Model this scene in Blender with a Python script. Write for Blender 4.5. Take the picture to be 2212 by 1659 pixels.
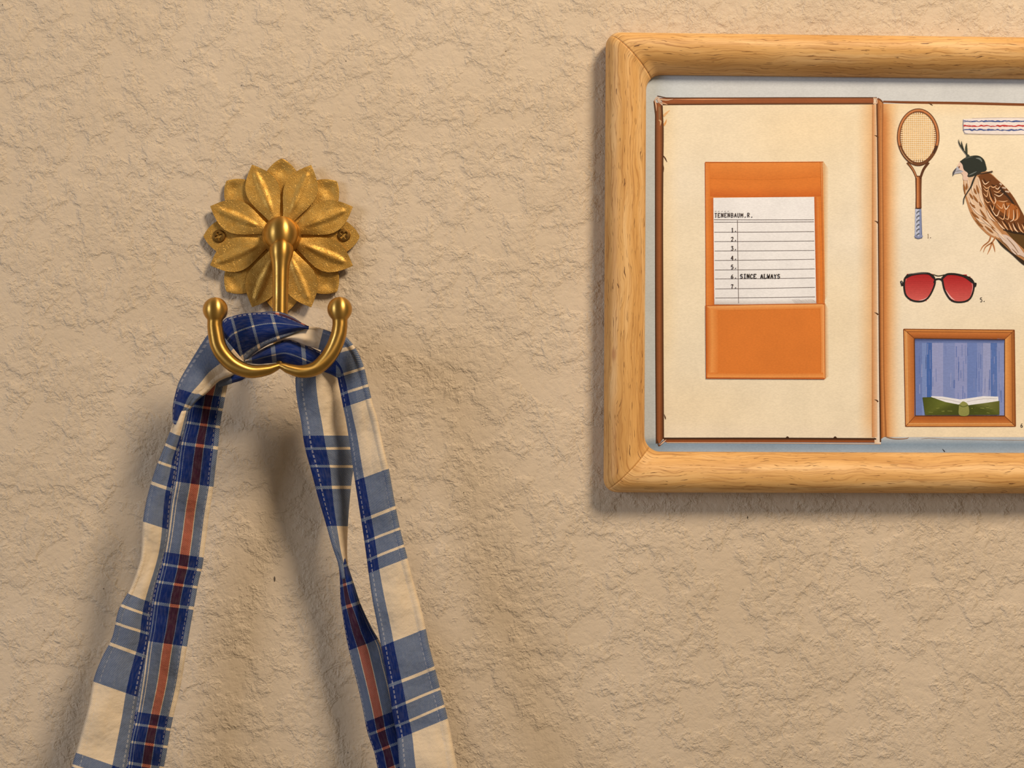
import bpy, bmesh, math, random
import numpy as np
from mathutils import Vector, Matrix

for o in list(bpy.data.objects):
    bpy.data.objects.remove(o, do_unlink=True)
scene = bpy.context.scene
COL = scene.collection

# ------------------------------------------------------------------ camera
W, H = 2212, 1659
F = 3070.0                      # focal length in photo pixels
CX, CY = 800.0, 829.5           # principal point (the photo is a crop)
YAW = math.radians(1.7)
DIST = 0.706                    # camera to wall, metres
ZC = 1.5
cam_d = bpy.data.cameras.new('camera')
cam = bpy.data.objects.new('camera', cam_d)
COL.objects.link(cam)
scene.camera = cam
cam_d.sensor_width = 36.0
cam_d.lens = F / W * 36.0
cam_d.shift_x = (W / 2 - CX) / W
cam_d.clip_start = 0.02
cam.location = (0, -DIST, ZC)
cam.rotation_euler = (math.radians(90), 0, -YAW)
cam_d.dof.use_dof = True
cam_d.dof.focus_distance = 0.695
cam_d.dof.aperture_fstop = 9.0

AX = Vector((math.sin(YAW), math.cos(YAW), 0))
RX = Vector((math.cos(YAW), -math.sin(YAW), 0))
CAM = Vector((0, -DIST, ZC))


def P(px, py, depth=0.0):
    """photo pixel -> point on the plane parallel to the wall, depth metres in front of it"""
    d = AX + RX * ((px - CX) / F) + Vector((0, 0, 1)) * ((CY - py) / F)
    t = (-depth - CAM.y) / d.y
    return CAM + d * t


PXM = DIST / F                  # metres per photo pixel on the wall

# ------------------------------------------------------------------ light
world = bpy.data.worlds.new('room_ambience')
scene.world = world
world.use_nodes = True
bg = world.node_tree.nodes['Background']
bg.inputs['Color'].default_value = (1.0, 0.81, 0.60, 1)
bg.inputs['Strength'].default_value = 0.17


def area(name, loc, target, size, power, color, size_y=None):
    l = bpy.data.lights.new(name, 'AREA')
    l.energy = power
    l.color = color
    l.size = size
    if size_y:
        l.shape = 'RECTANGLE'
        l.size_y = size_y
    else:
        l.shape = 'DISK'
    o = bpy.data.objects.new(name, l)
    COL.objects.link(o)
    o.location = loc
    o.rotation_euler = (Vector(target) - Vector(loc)).to_track_quat('-Z', 'Y').to_euler()
    return o


area('ceiling_lamp_offscreen', (0.73, -1.00, ZC + 1.07), (0.08, 0, ZC - 0.05), 0.42, 24.8, (1.0, 0.83, 0.62))
# daylight from a window in the left side wall: upright, sill to head below the ceiling
area('window_left_offscreen', (-3.0, -2.10, ZC + 0.45), (0, -2.10, ZC + 0.45), 1.3, 58.0, (0.79, 0.86, 1.0), 1.3)

scene.view_settings.view_transform = 'Standard'
scene.view_settings.look = 'None'
scene.view_settings.exposure = 0.0
scene.view_settings.gamma = 1.0
scene.view_settings.use_curve_mapping = False


# ------------------------------------------------------------------ helpers
def lin(c):
    def f(v):
        v = v / 255.0
        return v / 12.92 if v <= 0.04045 else ((v + 0.055) / 1.055) ** 2.4
    return tuple(f(v) for v in c[:3])


def tag(o, label=None, cat=None, group=None, kind=None):
    if label: o['label'] = label
    if cat: o['category'] = cat
    if group: o['group'] = group
    if kind: o['kind'] = kind
    return o


def empty(name, loc):
    o = bpy.data.objects.new(name, None)
    o.empty_display_size = 0.02
    COL.objects.link(o)
    o.location = loc
    return o


def origin_of(o):
    v = Vector((0, 0, 0))
    while o is not None:
        v += Vector(o.location)
        o = o.parent
    return v


def mesh_obj(name, verts, faces, mat, parent=None, smooth=True, uvs=None, cols=None, loc=None):
    """verts in world space; becomes ONE mesh object (origin at parent's, or loc)"""
    base = origin_of(parent) if parent is not None else Vector((0, 0, 0))
    org = Vector(loc) if loc is not None else base
    me = bpy.data.meshes.new(name)
    me.from_pydata([tuple(Vector(v) - org) for v in verts], [], faces)
    if smooth:
        me.polygons.foreach_set('use_smooth', [True] * len(me.polygons))
    if uvs is not None:
        n = len(me.loops)
        vi = np.empty(n, dtype=np.int32)
        me.loops.foreach_get('vertex_index', vi)
        for nm, arr in uvs.items():
            lay = me.uv_layers.new(name=nm)
            a = np.asarray(arr, dtype=np.float32)[vi]
            lay.data.foreach_set('uv', a.ravel())
    if cols is not None:
        at = me.color_attributes.new('ink', 'FLOAT_COLOR', 'POINT')
        a = np.asarray(cols, dtype=np.float32)
        if a.shape[1] == 3:
            a = np.concatenate([a, np.ones((len(a), 1), np.float32)], axis=1)
        at.data.foreach_set('color', a.ravel())
    if mat: me.materials.append(mat)
    me.update()
    o = bpy.data.objects.new(name, me)
    COL.objects.link(o)
    if parent is not None: o.parent = parent
    o.location = org - base
    return o


def catmull(pts, n):
    """resample a polyline (any dimension) smoothly to n points, chord parameterised"""
    p = np.array(pts, dtype=float)
    if len(p) == 2:
        t = np.linspace(0, 1, n)[:, None]
        return p[0] * (1 - t) + p[1] * t
    d = np.maximum(np.linalg.norm(np.diff(p[:, :2], axis=0), axis=1), 1e-9)
    s = np.concatenate([[0], np.cumsum(d)])
    m = np.zeros_like(p)
    m[1:-1] = (p[2:] - p[:-2]) / (s[2:] - s[:-2])[:, None]
    m[0] = (p[1] - p[0]) / d[0]
    m[-1] = (p[-1] - p[-2]) / d[-1]
    out = []
    for q in np.linspace(0, s[-1], n):
        i = min(max(int(np.searchsorted(s, q) - 1), 0), len(p) - 2)
        h = s[i + 1] - s[i]
        t = (q - s[i]) / h
        out.append((2*t**3 - 3*t**2 + 1) * p[i] + (t**3 - 2*t**2 + t) * h * m[i]
                   + (-2*t**3 + 3*t**2) * p[i+1] + (t**3 - t**2) * h * m[i+1])
    return np.array(out)


def grid_faces(nr, nc, close=False):
    f = []
    for i in range(nr - 1):
        for j in range(nc if close else nc - 1):
            k = (j + 1) % nc
            f.append((i*nc + j, i*nc + k, (i+1)*nc + k, (i+1)*nc + j))
    return f


def sweep(path, radii, seg=40):
    """tube along world points with a radius at each point; uv runs around / along"""
    path = [Vector(p) for p in path]
    n = len(path)
    verts, uv, up = [], [], Vector((0, 1, 0))
    L = 0.0
    for i, p in enumerate(path):
        t = (path[min(i+1, n-1)] - path[max(i-1, 0)]).normalized()
        if i: L += (p - path[i-1]).length
        up = (up - t * up.dot(t)).normalized()
        b = t.cross(up)
        for k in range(seg + 1):
            a = 2 * math.pi * k / seg
            verts.append(p + (up * math.cos(a) + b * math.sin(a)) * radii[i])
            uv.append((k / seg, L * 20))
    f = grid_faces(n, seg + 1)
    f.append(tuple(range(seg))[::-1])
    f.append(tuple((n-1)*(seg+1) + k for k in range(seg)))
    return verts, f, uv


# ---- node helpers
class NT:
    def __init__(self, name):
        self.m = bpy.data.materials.new(name)
        self.m.use_nodes = True
        self.t = self.m.node_tree
        self.b = self.t.nodes['Principled BSDF']

    def n(self, typ, **kw):
        nd = self.t.nodes.new(typ)
        for k, v in kw.items(): setattr(nd, k, v)
        return nd

    def set(self, sock, v):
        if isinstance(v, bpy.types.NodeSocket):
            self.t.links.new(v, sock)
        elif v is not None:
            sock.default_value = v

    def math(self, op, a, b=None, c=None, clamp=False):
        nd = self.n('ShaderNodeMath', operation=op, use_clamp=clamp)
        self.set(nd.inputs[0], a)
        if b is not None: self.set(nd.inputs[1], b)
        if c is not None: self.set(nd.inputs[2], c)
        return nd.outputs[0]

    def vmul(self, v, k):
        nd = self.n('ShaderNodeVectorMath', operation='MULTIPLY')
        self.set(nd.inputs[0], v); self.set(nd.inputs[1], k)
        return nd.outputs[0]

    def vadd(self, v, k):
        nd = self.n('ShaderNodeVectorMath', operation='ADD')
        self.set(nd.inputs[0], v); self.set(nd.inputs[1], k)
        return nd.outputs[0]

    def noise(self, vec, scale, detail=4, rough=0.5, dist=0.0, lac=2.0):
        nd = self.n('ShaderNodeTexNoise')
        self.set(nd.inputs['Vector'], vec)
        nd.inputs['Scale'].default_value = scale
        nd.inputs['Detail'].default_value = detail
        nd.inputs['Roughness'].default_value = rough
        nd.inputs['Lacunarity'].default_value = lac
        nd.inputs['Distortion'].default_value = dist
        return nd

    def smooth(self, x, lo, hi, a=0.0, b=1.0):
        nd = self.n('ShaderNodeMapRange', interpolation_type='SMOOTHSTEP')
        self.set(nd.inputs[0], x)
        nd.inputs[1].default_value = lo; nd.inputs[2].default_value = hi
        nd.inputs[3].default_value = a; nd.inputs[4].default_value = b
        return nd.outputs[0]

    def ramp(self, x, stops, interp='LINEAR'):
        nd = self.n('ShaderNodeValToRGB')
        r = nd.color_ramp
        r.interpolation = interp
        while len(r.elements) < len(stops): r.elements.new(0.5)
        for e, (p, c) in zip(r.elements, stops):
            e.position = p; e.color = (*c[:3], 1)
        self.set(nd.inputs[0], x)
        return nd.outputs[0]

    def mix(self, fac, a, b, blend='MIX'):
        nd = self.n('ShaderNodeMix', data_type='RGBA', blend_type=blend)
        self.set(nd.inputs[0], fac)
        for s, v in ((nd.inputs[6], a), (nd.inputs[7], b)):
            if isinstance(v, tuple) and len(v) == 3: v = (*v, 1)
            self.set(s, v)
        return nd.outputs[2]

    def sep(self, v):
        nd = self.n('ShaderNodeSeparateXYZ'); self.set(nd.inputs[0], v)
        return nd.outputs

    def comb(self, x, y, z=0.0):
        nd = self.n('ShaderNodeCombineXYZ')
        self.set(nd.inputs[0], x); self.set(nd.inputs[1], y); self.set(nd.inputs[2], z)
        return nd.outputs[0]

    def bump(self, h, dist, strength=1.0, normal=None):
        nd = self.n('ShaderNodeBump')
        nd.inputs['Strength'].default_value = strength
        nd.inputs['Distance'].default_value = dist
        self.set(nd.inputs['Height'], h)
        if normal is not None: self.set(nd.inputs['Normal'], normal)
        return nd.outputs[0]


# ------------------------------------------------------------------ materials
def mat_wall():
    t = NT('textured_wall_paint')
    co = t.n('ShaderNodeTexCoord').outputs['Object']
    mm = t.vmul(co, (1000, 1000, 1000))
    # trowelled skim: smooth plateaus with torn edges, rough valleys between
    wv = t.noise(mm, 0.16, 2, 0.5).outputs['Color']
    warp = t.vadd(mm, t.vmul(t.vadd(wv, (-.5, -.5, -.5)), (5, 5, 5)))
    a = t.noise(warp, 0.135, 7, 0.62).outputs[0]
    flat = t.math('SMOOTH_MIN', a, 0.53, 0.05)
    b = t.noise(t.vadd(warp, (311, 57, 93)), 0.050, 6, 0.62).outputs[0]
    step = t.smooth(b, 0.50, 0.528)
    valley = t.smooth(b, 0.44, 0.56, 1.0, 0.45)
    c = t.noise(t.vadd(mm, (71, 7, 13)), 0.33, 5, 0.60).outputs[0]
    cflat = t.math('SMOOTH_MIN', c, 0.56, 0.05)
    soft = t.noise(mm, 0.018, 2, 0.5).outputs[0]
    h = t.math('MULTIPLY', t.math('MULTIPLY', flat, valley), 3.9)
    h = t.math('ADD', h, t.math('MULTIPLY', step, 0.26))
    h = t.math('ADD', h, t.math('MULTIPLY', t.math('MULTIPLY', cflat, valley), 1.9))
    h = t.math('ADD', h, t.math('MULTIPLY', soft, 1.6))
    t.set(t.b.inputs['Normal'], t.bump(h, 0.001, 0.54))
    # pin holes and a few specks
    v = t.n('ShaderNodeTexVoronoi', feature='F1')
    t.set(v.inputs['Vector'], mm); v.inputs['Scale'].default_value = 0.10
    r = t.sep(v.outputs['Color'])[0]
    dot = t.math('MULTIPLY', t.smooth(v.outputs['Distance'], 0.028, 0.046, 1.0, 0.0), t.math('GREATER_THAN', r, 0.62))
    col = t.ramp(t.noise(mm, 0.012, 3, 0.5).outputs[0],
                 [(0.3, lin((206, 186, 160))), (0.7, lin((213, 194, 170)))])
    col = t.mix(t.math('MULTIPLY', dot, 0.75), col, lin((70, 58, 48)))
    for mx, my, rx_, ry_ in ((593, 1251, 2.2, 6.5), (1615, 1118, 1.6, 3.4)):      # two small scuffs
        p = P(mx, my)
        x, _, z = t.sep(mm)
        ex_ = t.math('POWER', t.math('MULTIPLY', t.math('SUBTRACT', x, p.x * 1000), 1 / (rx_ * .23)), 2.0)
        ez_ = t.math('POWER', t.math('MULTIPLY', t.math('SUBTRACT', z, (p.z - ZC) * 1000), 1 / (ry_ * .23)), 2.0)
        col = t.mix(t.smooth(t.math('ADD', ex_, ez_), 0.5, 1.2, 0.85, 0.0), col, lin((48, 40, 34)))
    t.set(t.b.inputs['Base Color'], col)
    t.b.inputs['Roughness'].default_value = 0.62
    t.b.inputs['Specular IOR Level'].default_value = 0.25
    return t.m


def mat_wood(seed):
    t = NT('oiled_rubberwood')
    uv = t.n('ShaderNodeUVMap', uv_map='grain').outputs[0]
    x, y, _ = t.sep(uv)
    wob = t.math('MULTIPLY', t.math('SUBTRACT', t.noise(t.comb(t.math('MULTIPLY', x, 0.008), t.math('MULTIPLY', y, .02), seed), 1.0, 3).outputs[0], 0.5), 34.0)
    yy = t.math('ADD', y, wob)

    def st(kx, ky, det=3, rough=.5, off=0.0):
        return t.noise(t.comb(t.math('MULTIPLY', x, kx), t.math('MULTIPLY', yy, ky), seed + off), 1.0, det, rough).outputs[0]
    base = t.ramp(st(.003, .035, 4), [(0.28, lin((196, 143, 78))), (0.5, lin((220, 170, 104))), (0.72, lin((234, 192, 134)))])
    g = t.smooth(st(.005, .26, 4, .62, 5.0), 0.50, 0.66)
    base = t.mix(t.math('MULTIPLY', g, 0.5), base, lin((150, 92, 38)))
    fine = t.smooth(st(.010, .50, 3, .5, 9.0), 0.56, 0.66)
    base = t.mix(t.math('MULTIPLY', fine, 0.40), base, lin((140, 84, 36)))
    pore = t.smooth(st(.028, .42, 2, .5, 14.0), 0.645, 0.69)
    base = t.mix(t.math('MULTIPLY', pore, 0.85), base, lin((84, 44, 16)))
    # one small eye in the grain
    d = t.math('SQRT', t.math('ADD', t.math('POWER', t.math('MULTIPLY', t.math('SUBTRACT', x, 700), .05), 2.0),
                              t.math('POWER', t.math('MULTIPLY', t.math('SUBTRACT', y, 64), .12), 2.0)))
    if seed == 2:
        base = t.mix(t.smooth(d, 0.2, 1.1, 0.55, 0.0), base, lin((165, 98, 42)))
    t.set(t.b.inputs['Base Color'], base)
    t.b.inputs['Roughness'].default_value = 0.5
    t.b.inputs['Specular IOR Level'].default_value = 0.32
    hh = t.math('ADD', t.math('MULTIPLY', pore, -1.0), t.math('MULTIPLY', g, -0.3))
    t.set(t.b.inputs['Normal'], t.bump(hh, 0.0002, 0.5))
    return t.m


def mat_brass(name, rough, cast, c1=(184, 140, 66), c2=(208, 166, 90), aniso=0.0):
    t = NT(name)
    co = t.n('ShaderNodeTexCoord').outputs['Object']
    mm = t.vmul(co, (1000, 1000, 1000))
    n = t.noise(mm, 0.35 if cast else 0.12, 4, 0.6).outputs[0]
    t.set(t.b.inputs['Base Color'], t.ramp(n, [(0.3, lin(c1)), (0.7, lin(c2))]))
    t.b.inputs['Metallic'].default_value = 1.0
    t.set(t.b.inputs['Roughness'], t.smooth(n, 0.3, 0.7, rough + 0.06, rough - 0.04))
    if cast:
        f = t.noise(mm, 2.2, 3, 0.6).outputs[0]
        v = t.smooth(t.noise(mm, 1.1, 2, 0.5).outputs[0], 0.60, 0.70)
        hgt = t.math('SUBTRACT', t.math('MULTIPLY', f, 0.5), t.math('MULTIPLY', v, 0.5))
        t.set(t.b.inputs['Normal'], t.bump(hgt, 0.0004, 0.6))
    else:
        f = t.noise(mm, 3.0, 2, 0.5).outputs[0]
        t.set(t.b.inputs['Normal'], t.bump(f, 0.00003, 0.5))
    if aniso:
        tg = t.n('ShaderNodeTangent', direction_type='UV_MAP', uv_map='brush').outputs[0]
        t.b.inputs['Anisotropic'].default_value = aniso
        t.set(t.b.inputs['Tangent'], tg)
        t.b.inputs['Anisotropic Rotation'].default_value = 0.25
    return t.m


def mat_plaid():
    """yarn-dyed plaid: warp colour from v, weft colour from u, woven half and half"""
    t = NT('woven_plaid_cotton')
    navy, cream, red = lin((8, 36, 98)), lin((220, 198, 168)), lin((128, 18, 9))
    uv = t.n('ShaderNodeUVMap', uv_map='plaid').outputs[0]
    th = t.n('ShaderNodeUVMap', uv_map='thread').outputs[0]
    u, v, _ = t.sep(uv)
    fu = t.math('FRACT', t.math('ADD', u, 100.0))
    W_ = [(0.0, navy), (.068, cream), (.085, navy), (.178, cream), (.195, navy), (.308, cream), (.326, navy), (.555, cream)]
    weft = t.ramp(fu, W_, 'CONSTANT')
    A = [(0, navy), (.27, cream)]
    B = [(1.0, navy), (1.12, cream), (1.145, navy), (1.19, cream), (1.205, navy), (1.445, cream), (1.465, red), (1.665, cream), (1.685, navy), (1.90, cream)]
    C = [(2.0, navy), (2.36, cream), (2.395, navy), (2.84, cream)]
    D = [(3.0, navy), (3.40, cream), (3.45, red), (3.95, cream)]
    warp = t.ramp(t.math('DIVIDE', v, 4.0), [(p / 4, c) for p, c in A + B + C + D], 'CONSTANT')
    x, y, _ = t.sep(th)
    k = 2 * math.pi / 3.6
    tw = t.math('MULTIPLY', t.math('SINE', t.math('MULTIPLY', x, k)), t.math('SINE', t.math('MULTIPLY', y, k)))
    fac = t.smooth(tw, -0.5, 0.5, 0.30, 0.70)

    def gam(c, g):
        nd = t.n('ShaderNodeGamma'); t.set(nd.inputs[0], c); nd.inputs[1].default_value = g
        return nd.outputs[0]
    col = gam(t.mix(fac, gam(warp, 0.25), gam(weft, 0.25)), 4.0)
    # running stitch near both selvedges
    fv = t.math('FRACT', v)
    s = t.math('MAXIMUM', t.math('COMPARE', fv, 0.085, 0.012), t.math('COMPARE', fv, 0.875, 0.010))
    dash = t.math('LESS_THAN', t.math('FRACT', t.math('MULTIPLY', u, 34.0)), 0.62)
    col = t.mix(t.math('MULTIPLY', t.math('MULTIPLY', s, dash), 0.32), col, lin((214, 206, 200)))
    fuzz = t.noise(t.comb(t.math('MULTIPLY', x, 0.25), t.math('MULTIPLY', y, 0.05)), 1.0, 3).outputs[0]
    col = t.mix(t.smooth(fuzz, .35, .75, 0.0, 0.035), col, lin((235, 228, 214)))
    t.set(t.b.inputs['Base Color'], col)
    t.b.inputs['Roughness'].default_value = 0.9
    t.b.inputs['Specular IOR Level'].default_value = 0.1
    t.b.inputs['Sheen Weight'].default_value = 0.08
    big = t.noise(t.comb(t.math('MULTIPLY', x, 0.03), t.math('MULTIPLY', y, 0.03)), 1.0, 3).outputs[0]
    hgt = t.math('ADD', t.math('MULTIPLY', tw, 0.10), t.math('MULTIPLY', big, 3.0))
    t.set(t.b.inputs['Normal'], t.bump(hgt, 0.0008, 0.6))
    return t.m


def mat_print():
    t = NT('printed_paper')
    a = t.n('ShaderNodeVertexColor', layer_name='ink').outputs[0]
    co = t.n('ShaderNodeTexCoord').outputs['Object']
    mm = t.vmul(co, (1000, 1000, 1000))
    n = t.noise(t.vmul(mm, (0.5, 1, 1.6)), 1.6, 3, 0.65).outputs[0]
    m = t.smooth(n, 0.3, 0.7, 0.93, 1.05)
    n2 = t.smooth(t.noise(mm, 0.06, 4, .6).outputs[0], 0.3, 0.7, 0.96, 1.03)
    col = t.mix(1.0, a, t.comb(t.math('MULTIPLY', m, n2), t.math('MULTIPLY', m, n2), t.math('MULTIPLY', m, n2)), 'MULTIPLY')
    t.set(t.b.inputs['Base Color'], col)
    t.b.inputs['Roughness'].default_value = 0.55
    t.b.inputs['Specular IOR Level'].default_value = 0.2
    return t.m


def mat_plain(name, c, rough=.6):
    t = NT(name)
    co = t.n('ShaderNodeTexCoord').outputs['Object']
    n = t.noise(t.vmul(co, (1000, 1000, 1000)), 0.2, 3).outputs[0]
    t.set(t.b.inputs['Base Color'], t.ramp(n, [(0.3, tuple(v * .85 for v in lin(c))), (0.7, lin(c))]))
    t.b.inputs['Roughness'].default_value = rough
    return t.m


M_WALL = mat_wall()
M_BRASS = mat_brass('satin_brass', 0.40, False, aniso=0.75)
M_CAST = mat_brass('cast_brass', 0.50, True)
M_SCREW = mat_brass('screw_brass', 0.46, False, (120, 88, 42), (146, 110, 56))
M_PLAID = mat_plaid()
M_PRINT = mat_print()
M_BACK = mat_plain('backing_board_brown', (120, 92, 62))

# ------------------------------------------------------------------ the wall
wall = mesh_obj('wall_back',
                [(-3, 0, 0), (3, 0, 0), (3, 0, 2.7), (-3, 0, 2.7), (-3, .12, 0), (3, .12, 0), (3, .12, 2.7), (-3, .12, 2.7)],
                [(0, 1, 2, 3), (5, 4, 7, 6), (3, 2, 6, 7), (4, 5, 1, 0), (4, 0, 3, 7), (1, 5, 6, 2)],
                M_WALL, smooth=False, loc=(0, 0, ZC))
tag(wall, 'beige painted wall with hand trowelled knockdown texture', kind='structure')

# ------------------------------------------------------------------ picture frame
FD = 0.0095
c_tl, c_tr, c_bl = P(1311, 69, FD), P(2212, 80, FD), P(1311, 1064, FD)
ex = (c_tr - c_tl).normalized()
ey = Vector((0, -1, 0))
ez = ex.cross(ey)
if ez.z > 0: ez = -ez           # ez points down the frame
FH = (c_bl - c_tl).dot(ez)
FW = FH * 1.235
frame = empty('picture_frame', Vector((c_tl.x + FW / 2, 0.0, c_tl.z - FH)))
tag(frame, 'light wood picture frame with rounded mitred rails holding an open book print', 'picture frame')
px = PXM * (DIST - FD) / DIST
# profile: offset from outer edge (px), height above wall (mm)
prof = [(6, 1.0), (2, 4), (0, 7), (0.5, 9.3), (3, 11.4), (8, 13.3), (15, 14.8), (24, 15.8), (34, 16.2), (44, 16.0), (54, 15.3),
        (64, 14.0), (72, 12.5), (79, 10.8), (84, 9.3), (87, 8.2), (88.5, 7.2), (88.5, 4.6)]
prof = catmull(prof, 40)


def corner_r(o):
    t = o / 88.0
    return (28 * (1 - t) ** 2 + 16 * 2 * t * (1 - t) + 36 * t * t) * px


def rail_point(side, o, k, n_arc, n_str):
    """k-th point along a rail at inward offset o (metres); local frame coordinates x right, y down"""
    x0, y0, x1, y1 = o * px, o * px, FW - o * px, FH - o * px
    r = corner_r(max(o, 0))
    cs = [(x0 + r, y0 + r, 225), (x1 - r, y0 + r, 315), (x1 - r, y1 - r, 45), (x0 + r, y1 - r, 135)]
    a, b = cs[side], cs[(side + 1) % 4]
    if k <= n_arc:
        ang = math.radians(a[2] + 45 * k / n_arc)
        return a[0] + r * math.cos(ang), a[1] + r * math.sin(ang)
    if k >= n_arc + n_str:
        ang = math.radians(b[2] - 45 + 45 * (k - n_arc - n_str) / n_arc)
        return b[0] + r * math.cos(ang), b[1] + r * math.sin(ang)
    f = (k - n_arc) / n_str
    ang = math.radians(a[2] + 45)
    pa = (a[0] + r * math.cos(ang), a[1] + r * math.sin(ang))
    pb = (b[0] + r * math.cos(ang), b[1] + r * math.sin(ang))
    return pa[0] * (1 - f) + pb[0] * f, pa[1] * (1 - f) + pb[1] * f


def FL(x, y, h):
    p = c_tl + ex * x + ez * y
    return Vector((p.x, -h, p.z))


NA, NS = 10, 24
arc_len = np.concatenate([[0], np.cumsum(np.linalg.norm(np.diff(prof * np.array([1, 1 / .23]), axis=0), axis=1))])
for side, seed in ((0, 1.0), (1, 3.0), (2, 4.0), (3, 2)):
    n = 2 * NA + NS + 1
    vs, uvg = [], []
    for i, (o, h) in enumerate(prof):
        for k in range(n):
            x, y = rail_point(side, o, k, NA, NS)
            dip = 0.35 if k in (0, n - 1) else (0.0)
            vs.append(FL(x, y, (h - dip) / 1000))
            ax = x if side in (0, 2) else y
            uvg.append((ax / px, arc_len[i]))
    fs = grid_faces(len(prof), n)
    # closed underside and mitre ends
    m = len(prof)
    fs.append(tuple(i * n for i in range(m)))
    fs.append(tuple(i * n + n - 1 for i in range(m))[::-1])
    fs += [(k, (m-1)*n + k, (m-1)*n + k + 1, k + 1) for k in range(n - 1)]
    mesh_obj('frame_rail', vs, fs, mat_wood(seed), frame, uvs={'grain': uvg})

o_in = 80 * px
bk = [FL(o_in, o_in, 0.0035), FL(FW - o_in, o_in, 0.0035), FL(FW - o_in, FH - o_in, 0.0035), FL(o_in, FH - o_in, 0.0035)]
bk += [Vector((v.x, -0.001, v.z)) for v in bk]
mesh_obj('backing_board', bk, [(0, 1, 2, 3), (7, 6, 5, 4), (0, 4, 5, 1), (1, 5, 6, 2), (2, 6, 7, 3), (3, 7, 4, 0)], M_BACK, frame, smooth=False)

# ------------------------------------------------------------------ the print
PD = 0.0052                      # print plane above the wall
EPS = 0.000035
INK = (0.98, 1.06, 1.22)         # paper and inks are cooler than they look under the warm lamps


def ink(c):
    l = lin(c)
    return tuple(min(0.95, l[i] * INK[i]) for i in range(3))


class Art:
    def __init__(self): self.v, self.f, self.c = [], [], []

    def poly(self, pts, col, layer=1, cols=None):
        """flat polygon, triangulated; cols gives one colour for each corner"""
        b = len(self.v)
        for i, p in enumerate(pts):
            self.v.append(P(p[0], p[1], PD + layer * EPS))
            self.c.append(ink(cols[i] if cols else col))
        from mathutils.geometry import tessellate_polygon
        for t in tessellate_polygon([[Vector((p[0], p[1], 0)) for p in pts]]):
            self.f.append(tuple(b + k for k in t))

    def smooth_poly(self, pts, col, layer=1, n=60):
        q = catmull(list(pts) + [pts[0]], n)[:-1]
        self.poly([tuple(a) for a in q], col, layer)

    def stroke(self, pts, w, col, layer=1, n=None, col2=None):
        """w: width, or list of widths along the stroke"""
        n = n or max(4, len(pts) * 5)
        ws = w if isinstance(w, (list, tuple)) else [w] * len(pts)
        if len(ws) != len(pts):
            ws = np.interp(np.linspace(0, 1, len(pts)), np.linspace(0, 1, len(ws)), ws)
        q = catmull([(p[0], p[1], x) for p, x in zip(pts, ws)], n)
        b = len(self.v)
        for i in range(n):
            d = q[min(i+1, n-1), :2] - q[max(i-1, 0), :2]
            d = d / max(np.linalg.norm(d), 1e-9)
            nx, ny = -d[1], d[0]
            t = i / (n - 1)
            cc = col if col2 is None else tuple(col[k] * (1-t) + col2[k] * t for k in range(3))
            for s in (-.5, .5):
                self.v.append(P(q[i, 0] + nx*s*q[i, 2], q[i, 1] + ny*s*q[i, 2], PD + layer * EPS))
                self.c.append(ink(cc))
        for i in range(n - 1):
            self.f.append((b+2*i, b+2*i+1, b+2*i+3, b+2*i+2))

    def band(self, a, b_, ca, cb, layer=1, n=40):
        """strip between two edges, colour ca along the first and cb along the second"""
        qa, qb = catmull(a, n), catmull(b_, n)
        b = len(self.v)
        for i in range(n):
            self.v.append(P(*qa[i, :2], PD + layer*EPS)); self.c.append(ink(ca))
            self.v.append(P(*qb[i, :2], PD + layer*EPS)); self.c.append(ink(cb))
        for i in range(n - 1):
            self.f.append((b+2*i, b+2*i+1, b+2*i+3, b+2*i+2))

    def build(self, name, parent):
        return mesh_obj(name, self.v, self.f, M_PRINT, parent, smooth=False, cols=self.c)


rnd = random.Random(4)
XR = 2212 + 235                  # right end of the sheet, behind the right rail


def mixc(a, b, t):
    t = np.clip(t, 0, 1)[..., None]
    return np.array(a) * (1 - t) + np.array(b) * t


def sstep(x, a, b):
    t = np.clip((x - a) / (b - a), 0, 1)
    return t * t * (3 - 2 * t)


def sheet_colour(X, Y):
    """soft painted washes of the sheet: grey-blue ground"""
    c = mixc((198, 200, 195), (206, 203, 195), sstep(X, 1400, 1600))
    c = c * 1.0
    low = sstep(Y, 940, 962)
    c2 = mixc((128, 146, 160), (168, 178, 184), sstep(Y, 955, 985))
    c = c * (1 - low[..., None]) + c2 * low[..., None]
    return c


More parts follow.
